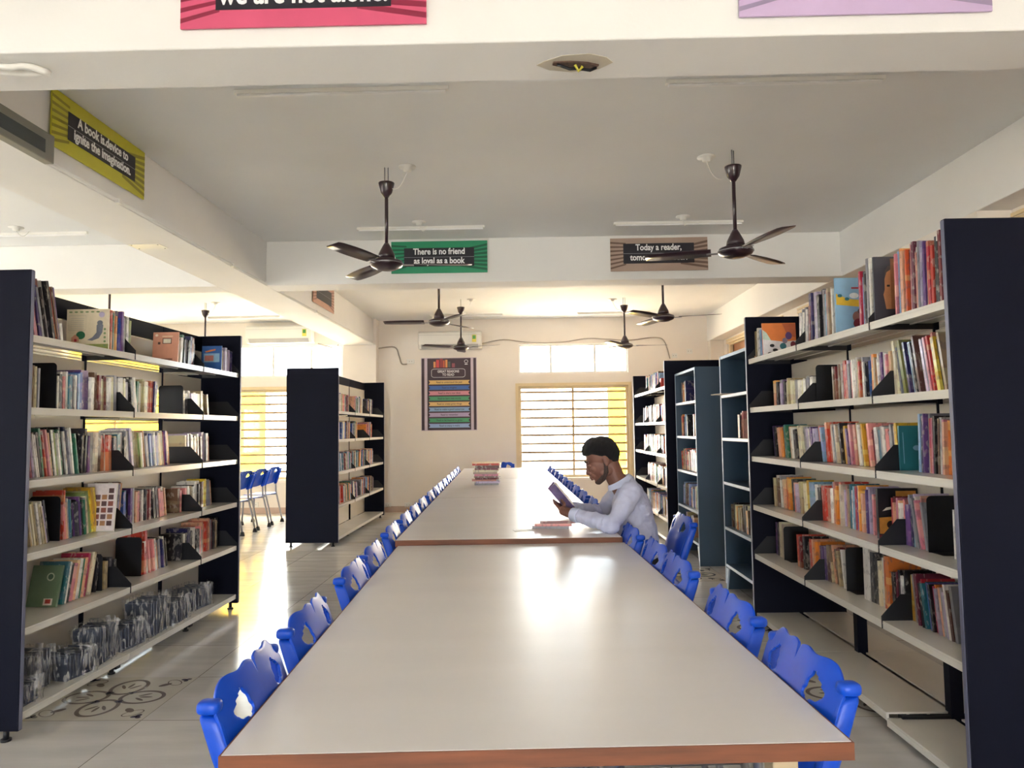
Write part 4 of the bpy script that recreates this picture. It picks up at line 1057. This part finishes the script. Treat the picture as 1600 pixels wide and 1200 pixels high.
# ------------------------------------------------------------------ air conditioners
def aircon(x0, z0, wd, h, lab):
    t = thing('air_conditioner', lab, 'air conditioner', (x0, W-.0005, z0), 0, 'white split air conditioners on the back wall')
    bm = bmesh.new(); bm_prism(bm, [(0, 0), (0, h), (-.16, h), (-.21, h-.03), (-.215, .07), (-.15, .0)], 0, 0, wd); obj('casing', bm, WHITE, t, .01)
    bm = bmesh.new(); bm_prism(bm, [(-.2165, .068), (-.1555, .003), (-.1575, .001), (-.2185, .066)], 0, .05, wd-.05); obj('louvre', bm, mat('louvre_grey', (.45, .45, .44), .4), t)
    bm = bmesh.new(); bm_box(bm, .01, wd-.01, -.2170, -.2152, h-.075, h-.071); obj('seam', bm, mat('louvre_grey', (.45, .45, .44), .4), t)
    bm = bmesh.new(); bm_box(bm, wd-.15, wd-.08, -.2185, -.2155, .10, .22, mi=0); bm_box(bm, wd-.14, wd-.09, -.219, -.2186, .15, .21, mi=1); obj('energy_label', bm, [mat('label_yellow', srgb(220, 210, 90), .5), mat('label_green', srgb(70, 140, 70), .5)], t)
aircon(-1.773, 2.705, 1.047, .295, 'white wall air conditioner above the poster')
aircon(-4.66, 2.845, 1.105, .295, 'white wall air conditioner above the left window')

# ------------------------------------------------------------------ conduits, wires, fittings
bm = bmesh.new(); bm_tube(bm, [(XL+.012, -3, ZB+.012), (XL+.012, 11.9, ZB+.012), (XL+.03, 11.925, ZB-.0)], .011, 8); cdt = obj('conduit', bm, WHITE)
tag(cdt, 'thin white conduit pipe along the lower edge of the left beam', 'pipe')
for y in (3.2, 4.35, 6.1, 7.0, 8.6, 10.2): box('clip', (XL, XL+.028, y, y+.03, ZB-.004, ZB+.028), WHITE, cdt)
def wire(pts, r, lab, m=WHITE, name='cable'):
    # smooth polyline
    P = [Vector(p) for p in pts]; out = []
    for i in range(len(P)-1):
        a = P[max(i-1, 0)]; b = P[i]; c = P[i+1]; d = P[min(i+2, len(P)-1)]
        for k in range(6):
            t = k/6; out.append(.5*((2*b)+(c-a)*t+(2*a-5*b+4*c-d)*t*t+(3*b-3*c+d-a)*t**3))
    out.append(P[-1]); bm = bmesh.new(); bm_tube(bm, out, r, 6); return tag(obj(name, bm, m), lab, 'cable')
GW = mat('grey_cable', srgb(168, 158, 146), .5)
y_ = W-.016
wire([(-2.50, y_, 2.74), (-2.2, y_, 2.76), (-2.12, y_, 2.6), (-2.08, y_, 2.48), (-1.99, y_, 2.47)], .012, 'cable dropping from the left beam end to the wall socket', GW)
wire([(-.72, y_, 2.80), (-.35, y_, 2.86), (.1, y_, 2.80), (.6, y_, 2.80), (1.05, y_, 2.86), (1.4, y_, 2.84), (1.75, y_, 2.82), (2.15, y_, 2.86), (2.33, y_, 2.80), (2.42, y_, 2.5)], .010, 'long cable swagging over the high window', GW)
wire([(-3.1, W-.22, 2.79), (-3.25, y_, 2.77), (-3.5, y_, 2.84)], .010, 'cable from the left air conditioner to the pillar', GW)
wire([(-2.02, 2.63, ZB-.02), (-1.95, 2.64, ZB-.03), (-1.89, 2.66, ZB-.018), (-1.84, 2.69, ZB-.025), (-1.86, 2.72, ZB-.014), (-1.94, 2.71, ZB-.02), (-2.1, 2.68, ZB-.02), (-2.5, 2.66, ZB-.016)], .013, 'white knotted cable bundle under the near beam', WHITE, 'cable_bundle')
def socket(x, z, w_, lab, y=W):
    t = thing('wall_socket', lab, 'socket', (x, y, z), 0, 'white wall sockets')
    box('plate', (-w_/2, w_/2, -.012, 0, -.04, .04), WHITE, t, .004)
    bm = bmesh.new()
    for q in (-.02, .02): bm_lathe(bm, [(.005, 0), (.005, .002)], 8, q, 0)
    for v in bm.verts: v.co = Vector((v.co.x, -.0125-v.co.z, v.co.y))
    obj('pin_hole', bm, BLACK, t)
socket(-1.93, 2.515, .13, 'white socket beside the poster at the cable end'); socket(-2.33, .12, .14, 'low white socket right of the pillar foot'); socket(-1.98, .12, .12, 'low white socket between pillar and tables', )
socket(2.5, 2.55, .09, 'small socket at the right end of the back wall cable'); socket(2.75, 2.62, .1, 'round white fitting near the right pillar'); socket(-4.55, .15, .12, 'low socket under the left window behind chairs'); socket(-3.35, .15, .12, 'low socket under the left window by the rack')
# junction cover plate under the left beam
t = thing('cover_plate', 'white screwed cover plate under the left beam', 'cover plate', (-2.86, 5.40, ZB), 0)
box('plate', (-.12, .12, -.07, .07, -.004, 0), WHITE, t, .002)
bm = bmesh.new()
for a in (-.10, .10):
    for b in (-.055, .055): bm_lathe(bm, [(.005, -.006), (.005, -.0042)], 8, a, b)
obj('screw', bm, BLACK, t)
# led display box on the left beam
t = thing('led_display', 'grey box with a dark display window at the left edge, on the beam', 'display', (XL, 2.92, 2.775), PI/2)
box('case', (0, .775, -.05, 0, 0, .15), mat('case_grey', srgb(120, 120, 112), .4), t, .004)
box('screen', (.06, .70, -.0525, -.0502, .035, .105), mat('dark_screen', srgb(60, 66, 66), .15), t)
# debris hole in the near beam
t = thing('broken_fitting', 'torn hole in the near beam with dark wire ends hanging', 'broken fitting', (.21, 2.77, ZB-.0025), 0)
bm = bmesh.new(); bm_prism(bm, [(-.085, -.03), (-.02, -.032), (.05, -.02), (.095, .0), (.085, .02), (.03, .03), (-.01, .024), (-.05, .01), (-.088, -.01)], 2, -.006, 0); obj('socket_pit', bm, mat('rust', srgb(88, 66, 56), .8, var=.4, scale=60), t)
bm = bmesh.new(); bm_tube(bm, [(-.07, -.02, -.008), (-.02, -.01, -.022), (.02, .005, -.014), (.06, .0, -.024), (.085, .012, -.008)], .006, 6); obj('wire_end', bm, BLACK, t)
bm = bmesh.new(); bm_tube(bm, [(0, -.015, -.008), (.015, .0, -.026), (.03, -.01, -.012)], .006, 6); obj('wire_end', bm, mat('yellow_wire', srgb(190, 180, 60), .4), t)

# ------------------------------------------------------------------ books lying on the tables
def flat_book(x, y, z, rz, w_, l_, t_, key, lab, group=None, extra=None):
    # lies flat: spine along local y
    bm = bmesh.new(); c = .0016
    bm_box(bm, 0, w_, 0, l_, 0, c); bm_box(bm, 0, w_, 0, l_, t_-c, t_); bm_box(bm, 0, c, 0, l_, c, t_-c)
    o = obj('book', bm, book_mat(key), loc=(x, y, z), rot=(0, 0, rz)); tag(o, lab, 'book', group)
    bm = bmesh.new(); bm_box(bm, c, w_-.004, .003, l_-.003, c, t_-c); obj('page_block', bm, PAPER, o); return o
z = .7764; rnd = random.Random(5)
ths = [.018, .022, .016, .020, .014, .022, .018, .024, .016, .028, .022, .012]; ks = 'aismzpucmzrs'
for k, (t_, kk) in enumerate(zip(ths, ks)):
    flat_book(-.30+rnd.uniform(-.02, .02), 7.60+rnd.uniform(-.02, .02), z, PI/2+rnd.uniform(-.12, .12), .20, .25 + (.04 if k > 9 else 0), t_, kk,
              '%s thin %s book, %s up in the stack on the third table' % ('top' if k == 11 else 'flat', PAL[kk][0], ORD[k+1]), 'books stacked on the table')
    z += t_+.0004
z = .7764
for k, (x, y, rz, t_, kk, w_) in enumerate(((.035, 4.20, -.10, .017, 'a', .21), (.055, 4.19, -.02, .016, 'p', .215), (.075, 4.18, .03, .016, 'm', .20))):
    flat_book(x+.20, y+.02, z, rz+PI/2, .15, w_, t_, kk, '%s %s book lying on the table under the reader\'s hands' % (('lowest', 'middle', 'topmost')[k], PAL[kk][0]), 'books lying before the reader'); z += t_+.0004
tag(box('loose_sheet', (-.07, .05, 0, .085, 0, .0012), mat('sheet_white', (.85, .85, .85), .5), loc=(.0, 4.14, .7763), rot=(0, 0, .2)), 'small white sheet lying left of the books on the table', 'paper')
# card lying at the top shelf end of the grey bookcase
bm = bmesh.new(); bm_box(bm, 0, .30, 0, .22, 0, .008); o = tag(obj('folder', bm, mat('folder_buff', srgb(205, 195, 180), .6)), 'buff folder jutting over the top shelf edge of the grey bookcase', 'folder'); o.location = (1.60, 5.95, 1.6175); o.rotation_euler = (0, 0, .15)
o = box('carton', (0, .12, 0, .16, 0, .14), mat('carton_red', srgb(184, 52, 46), .5, var=.15), bevel=.002); tag(o, 'red carton on the top shelf of the rack behind the reader', 'box'); o.location = (1.66, 8.9, LEV[0]+.0005)
# ------------------------------------------------------------------ the reader
SKIN = mat('skin', srgb(116, 76, 64), .5, var=.08, scale=12, bump=.05, bscale=200)
HAIR = mat('hair_black', (.006, .005, .007), .5, var=.3, scale=90, bump=.8, bscale=220, stretch=(1, 3, 3))
SHIRT = mat('shirt_cloth', srgb(186, 189, 216), .8, var=.03, scale=80, bump=.5, bscale=9)
TROU = mat('trouser_cloth', srgb(28, 28, 36), .85, var=.1)
def ell(bm, c, r, R=None, seg=24):
    g = bmesh.ops.create_uvsphere(bm, u_segments=seg, v_segments=seg//2+2, radius=1)
    for v in g['verts']:
        p = Vector((v.co.x*r[0], v.co.y*r[1], v.co.z*r[2])); v.co = (R @ p if R else p) + Vector(c)
def loft(bm, rings, seg=24):
    # rings: (centre, ax, ay, rx, ry)
    R = []
    for c, ax, ay, rx, ry in rings:
        c, ax, ay = Vector(c), Vector(ax).normalized(), Vector(ay).normalized()
        R.append([bm.verts.new(c + ax*rx*math.cos(2*PI*k/seg) + ay*ry*math.sin(2*PI*k/seg)) for k in range(seg)])
    for i in range(len(R)-1):
        for k in range(seg): bm.faces.new((R[i][k], R[i][(k+1) % seg], R[i+1][(k+1) % seg], R[i+1][k]))
    bm.faces.new(list(reversed(R[0]))); bm.faces.new(R[-1])
def limb(bm, pts, radii, seg=16):
    P = [Vector(p) for p in pts]
    bm_tube(bm, P, .01, seg, True, radii)
    for p, r in zip(P, radii): ell(bm, p, (r, r, r), seg=16)
def voxel(o, size, sm=6, fac=.5):
    m = o.modifiers.new('skin', 'REMESH'); m.mode = 'VOXEL'; m.voxel_size = size; m.use_smooth_shade = True
    s = o.modifiers.new('smooth', 'SMOOTH'); s.factor = fac; s.iterations = sm
CYP = 4.35
person = thing('person', 'man in a pale blue shirt reading a small book at the second table', 'person', (.64, CYP, 0), 0)
inv = Vector((-.64, -CYP, 0))
def PW3(*p): return Vector(p) + inv
# head frame: forward (towards -X, tilted down), side, up
tilt = math.radians(24)
HF = Vector((-math.cos(tilt), 0, -math.sin(tilt))); HU = Vector((-math.sin(tilt), 0, math.cos(tilt))); HS = HF.cross(HU)
HM = Matrix((HF, HS, HU)).transposed()
HC = PW3(.452, CYP, 1.162)
def hp(f, s, u): return HC + HM @ Vector((f, s, u))
def hell(bm, c, r, seg=24): ell(bm, hp(*c), r, HM, seg)
SHL, SHR = PW3(.590, 4.165, .985), PW3(.590, 4.535, .985)
ELL, ELR = PW3(.462, 4.035, .822), PW3(.462, 4.640, .822)
WRL, WRR = PW3(.262, 4.195, .862), PW3(.285, 4.455, .868)
bm = bmesh.new()
hell(bm, (-.012, 0, .030), (.100, .076, .088), 32); hell(bm, (.026, 0, -.018), (.070, .066, .080), 32)
hell(bm, (.030, 0, -.062), (.058, .050, .046)); hell(bm, (.074, 0, -.098), (.021, .024, .018)); hell(bm, (.060, 0, -.078), (.034, .034, .030))
for s in (-1, 1):
    hell(bm, (.010, s*.050, -.066), (.040, .014, .026)); hell(bm, (.070, s*.036, -.022), (.024, .022, .022))
    hell(bm, (.086, s*.031, .004), (.011, .016, .009)); hell(bm, (.092, s*.030, .026), (.010, .026, .007))
    hell(bm, (.102, s*.011, -.040), (.009, .008, .007))
    hell(bm, (-.012, s*.078, -.004), (.018, .008, .030)); hell(bm, (-.006, s*.080, -.024), (.010, .006, .012))
limb(bm, [hp(.092, 0, .016), hp(.1015, 0, -.010), hp(.112, 0, -.034)], [.009, .010, .0125])
hell(bm, (.096, 0, -.046), (.016, .014, .018)); hell(bm, (.080, 0, -.056), (.024, .030, .030)); hell(bm, (.106, 0, -.064), (.010, .022, .0065)); hell(bm, (.102, 0, -.077), (.010, .019, .007))
# neck, trunk core
limb(bm, [hp(-.030, 0, -.045), PW3(.525, CYP, 1.06), PW3(.575, CYP, .985)], [.056, .056, .065], 20)
Yv = (0, 1, 0)
trunk = [((.645, .53), (1, 0, .05), .10, .155), ((.648, .64), (1, 0, .1), .098, .140), ((.625, .76), (1, 0, .2), .098, .145), ((.605, .88), (1, 0, .3), .095, .160), ((.595, .95), (1, 0, .4), .082, .165), ((.585, 1.0), (1, 0, .5), .055, .120)]
loft(bm, [(PW3(x, CYP, z), ax, Yv, a, b) for (x, z), ax, a, b in trunk])
limb(bm, [SHL, ELL, WRL], [.043, .036, .026]); limb(bm, [SHR, ELR, WRR], [.043, .036, .026])
for s in (-1, 1):
    limb(bm, [PW3(.60, CYP+s*.09, .53), PW3(.22, CYP+s*.10, .50), PW3(.26, CYP+s*.10, .10)], [.068, .05, .034])
# hands: fingers pass behind the book, thumbs in front
BT_, BB_ = Vector((-.64, 0, .77)).normalized(), None
def hand(wr, side, bm):
    # side -1: hand nearer the camera; book plane passes by (.175, CYP, .925)
    up = Vector((-.64, 0, .77)).normalized(); nrm = Vector((.77, 0, .64)); inw = Vector((0, -side, 0))
    base = PW3(.218, CYP+side*.105, .885) - nrm*.012
    wr = Vector(wr)
    pal = [wr, wr.lerp(base, .5), base]
    limb(bm, pal, [.025, .029, .027], 14)
    kn = base + up*.018 + inw*.006
    for k in range(4):
        ln = (.070, .078, .073, .058)[3-k]
        k0 = base + up*(-.020+.0195*k) - nrm*.006 + inw*.012
        d1 = (inw*.72 + up*.55 - nrm*.12).normalized(); d2 = (inw*.9+up*.40+nrm*.05).normalized(); d3 = (inw*.95+up*.25+nrm*.10).normalized()
        p1 = k0 + d1*ln*.46; p2 = p1 + d2*ln*.30; p3 = p2 + d3*ln*.24
        limb(bm, [base.lerp(k0, .3), k0, p1, p2, p3], [.014, .0098, .0090, .0082, .0070], 10)
    t0 = base + nrm*.010 + up*.008; t1 = t0 + nrm*.020 + up*.020 + inw*.004; t2 = t1 + up*.024 + inw*.012 + nrm*.002
    limb(bm, [wr.lerp(base, .6), t0, t1, t2], [.018, .012, .0105, .0085], 10)
hand(WRL, -1, bm); hand(WRR, 1, bm)
body = obj('body', bm, SKIN, person); voxel(body, .0032, 4, .5)
# hair: swept forward cap
bm = bmesh.new(); n, m_ = 56, 36; g = []
for i in range(m_+1):
    row = []; ph_ = PI*i/m_
    for k in range(n):
        th = 2*PI*k/n; d = Vector((math.sin(ph_)*math.cos(th), math.sin(ph_)*math.sin(th), math.cos(ph_)))
        f, s, u = -.012+d.x*.100, d.y*.076, .030+d.z*.088
        # hairline height as a function of direction round the head
        fr = math.cos(th)
        line = .064 if fr > .6 else (.064-(.6-fr)*.075 if fr > .05 else .023-(.05-fr)*.10)
        e = max(-1, min(1, (u-line)/.012))
        add = .0065*e if e > 0 else .012*e
        if e > 0: add += .016*max(0, d.z)**1.5 + .016*max(0, fr-.2)*max(0, min(1, (u-.05)/.05)) + noise.noise(d*7)*.005
        row.append(bm.verts.new(hp(f+d.x*add+(.012*max(0, fr-.4) if e > 0 and u > .06 else 0), s+d.y*add*.7, u+d.z*add)))
    g.append(row)
for i in range(m_):
    for k in range(n): bm.faces.new((g[i][k], g[i][(k+1) % n], g[i+1][(k+1) % n], g[i+1][k]))
bmesh.ops.remove_doubles(bm, verts=bm.verts, dist=1e-5)
h_ = obj('hair', bm, HAIR, person); voxel(h_, .004, 2, .4)
BEARD = mat('beard_stubble', (.052, .033, .030), .9, var=.5, scale=150)
bm = bmesh.new()
for s in (-1, 1):
    limb(bm, [hp(-.004, s*.0690, .0), hp(.0, s*.0665, -.030), hp(.014, s*.057, -.066), hp(.044, s*.040, -.092)], [.0085, .012, .0155, .017], 12)
limb(bm, [hp(.044, -.036, -.094), hp(.074, -.012, -.105), hp(.078, 0, -.103), hp(.074, .012, -.105), hp(.044, .036, -.094)], [.018, .0185, .0190, .0185, .018], 12)
limb(bm, [hp(.098, -.020, -.060), hp(.1075, 0, -.0565), hp(.098, .020, -.060)], [.0035, .0045, .0035], 8)
b_ = obj('beard', bm, BEARD, person); voxel(b_, .0032, 6, .6)
for s in (-1, 1):
    bm = bmesh.new(); bm_tube(bm, [hp(.0985, s*.016, .028), hp(.0995, s*.032, .034), hp(.086, s*.050, .028)], .003, 6, True, [.0025, .0038, .002]); obj('eyebrow', bm, HAIR, person)
    bm = bmesh.new(); bm_tube(bm, [hp(.0935, s*.020, .0005), hp(.0975, s*.031, -.0015), hp(.089, s*.044, .0005)], .0016, 6); obj('eyelash', bm, HAIR, person)
# shirt
bm = bmesh.new()
shirt = [((.650, .60), (1, 0, 0), .120, .170), ((.652, .68), (1, 0, .08), .120, .168), ((.640, .76), (1, 0, .15), .120, .168), ((.618, .86), (1, 0, .25), .118, .178), ((.603, .93), (1, 0, .35), .106, .188), ((.592, .985), (1, 0, .45), .082, .180), ((.575, 1.03), (1, 0, .6), .062, .085)]
loft(bm, [(PW3(x, CYP, z), ax, Yv, a, b) for (x, z), ax, a, b in shirt], 32)
for S, E_, W_ in ((SHL, ELL, WRL), (SHR, ELR, WRR)):
    md_ = S.lerp(E_, .5) + Vector((.008, 0, .004)); fm_ = E_.lerp(W_, .5) + Vector((0, 0, -.001))
    we = W_ + (E_-W_).normalized()*.012
    limb(bm, [S, md_, E_, fm_, we], [.064, .056, .048, .043, .036], 18)
    d = (W_-E_).normalized()
    # soft cloth folds round elbow and forearm
    for q, rr in ((.1, .052), (.26, .047), (.45, .047), (.62, .0435), (.8, .042)):
        c = E_.lerp(we, q); a = d.orthogonal().normalized(); b2 = d.cross(a)
        bm_tube(bm, [c + (a*math.cos(t*PI/6)+b2*math.sin(t*PI/6))*(rr-.008) + d*.012*math.sin(t*PI/6+q*9) for t in range(13)], .0085, 8, False)
for q in range(5):
    z0 = .64+.055*q
    bm_tube(bm, [PW3(.535+.012*q, 4.20+.02*q, z0), PW3(.59, 4.187, z0+.018), PW3(.66, 4.190, z0+.05), PW3(.72, 4.23, z0+.055)], .009, 8, False)
sh = obj('shirt', bm, SHIRT, person); voxel(sh, .0045, 5, .5)
tx = bpy.data.textures.new('cloth_folds', 'CLOUDS'); tx.noise_scale = .055; tx.noise_depth = 1
dm = sh.modifiers.new('folds', 'DISPLACE'); dm.texture = tx; dm.strength = .016; dm.mid_level = .5; dm.texture_coords = 'LOCAL'
# collar and cuffs
bm = bmesh.new()
ax = (PW3(.535, CYP, 1.075)-PW3(.58, CYP, 1.0)).normalized(); rr = []
for k in range(20):
    a = 2*PI*k/20; c = PW3(.552, CYP, 1.035); u1 = Vector((0, 1, 0)); u2 = ax.cross(u1)
    rr.append((c + (u1*math.sin(a)*.066 + u2*math.cos(a)*.068), math.cos(a)))
A0 = [bm.verts.new(p - ax*.012) for p, q in rr]; A1 = [bm.verts.new(p*1 + ax*.030) for p, q in rr]
A2 = [bm.verts.new(p + (p-PW3(.552, CYP, 1.035)).normalized()*.022 - ax*(.010 + .02*abs(math.sin(2*PI*k/40)))) for k, (p, q) in enumerate(rr)]
for k in range(20):
    j = (k+1) % 20
    bm.faces.new((A0[k], A0[j], A1[j], A1[k])); bm.faces.new((A1[k], A1[j], A2[j], A2[k]))
co = obj('collar', bm, mat('collar_cloth', srgb(196, 202, 228), .8, var=.03), person); md = co.modifiers.new('t', 'SOLIDIFY'); md.thickness = .003
md = co.modifiers.new('s', 'SUBSURF'); md.levels = 1; md.render_levels = 1
for E_, W_ in ((ELL, WRL), (ELR, WRR)):
    bm = bmesh.new(); d = (W_-E_).normalized(); bm_tube(bm, [W_-d*.040, W_-d*.030, W_+d*.008], .038, 18, True, [.041, .042, .039]); obj('cuff', bm, mat('collar_cloth', srgb(196, 202, 228), .8), person, .003)
# trousers and shoes
bm = bmesh.new()
loft(bm, [(PW3(.655, CYP, .475), (1, 0, 0), Yv, .10, .150), (PW3(.65, CYP, .55), (1, 0, 0), Yv, .125, .168), (PW3(.652, CYP, .63), (1, 0, 0), Yv, .113, .160)])
for s in (-1, 1):
    limb(bm, [PW3(.62, CYP+s*.085, .542), PW3(.42, CYP+s*.095, .53), PW3(.20, CYP+s*.105, .505), PW3(.24, CYP+s*.105, .30), PW3(.28, CYP+s*.105, .08)], [.082, .078, .066, .054, .047])
tr = obj('trousers', bm, TROU, person); voxel(tr, .007, 4, .5)
for s in (-1, 1):
    bm = bmesh.new(); ell(bm, PW3(.22, CYP+s*.105, .045), (.125, .045, .045)); ell(bm, PW3(.29, CYP+s*.105, .055), (.05, .042, .055))
    for v in bm.verts: v.co.z = max(v.co.z, .002)
    obj('shoe', bm, BLACK, person)
# the small open book in his hands
up = Vector((-.64, 0, .77)).normalized(); nrm = Vector((.77, 0, .64)); cen = Vector((.178, CYP, .935))
bk = bpy.data.objects.new('book', None); 
bm = bmesh.new()
MB = Matrix((up, Vector((0, 1, 0)), nrm)).transposed().to_4x4(); MB.translation = cen
for s in (-1, 1):
    bm_prism(bm, [(0, -.002), (s*.108, .048), (s*.107, .0505), (0, 0.001)], 0, -.085, .085)
o = obj('book', bm, mat('held_cover', srgb(112, 96, 150), .4, var=.35, scale=30)); o.matrix_world = MB
tag(o, 'small open book with a purple grey cover held up by the reader', 'book')
bm = bmesh.new()
for s in (-1, 1):
    bm_prism(bm, [(0, .0013), (s*.104, .0500), (s*.100, .058), (s*.045, .036), (s*.003, .012)], 0, -.075, .075)
obj('page_block', bm, PAPER, o)
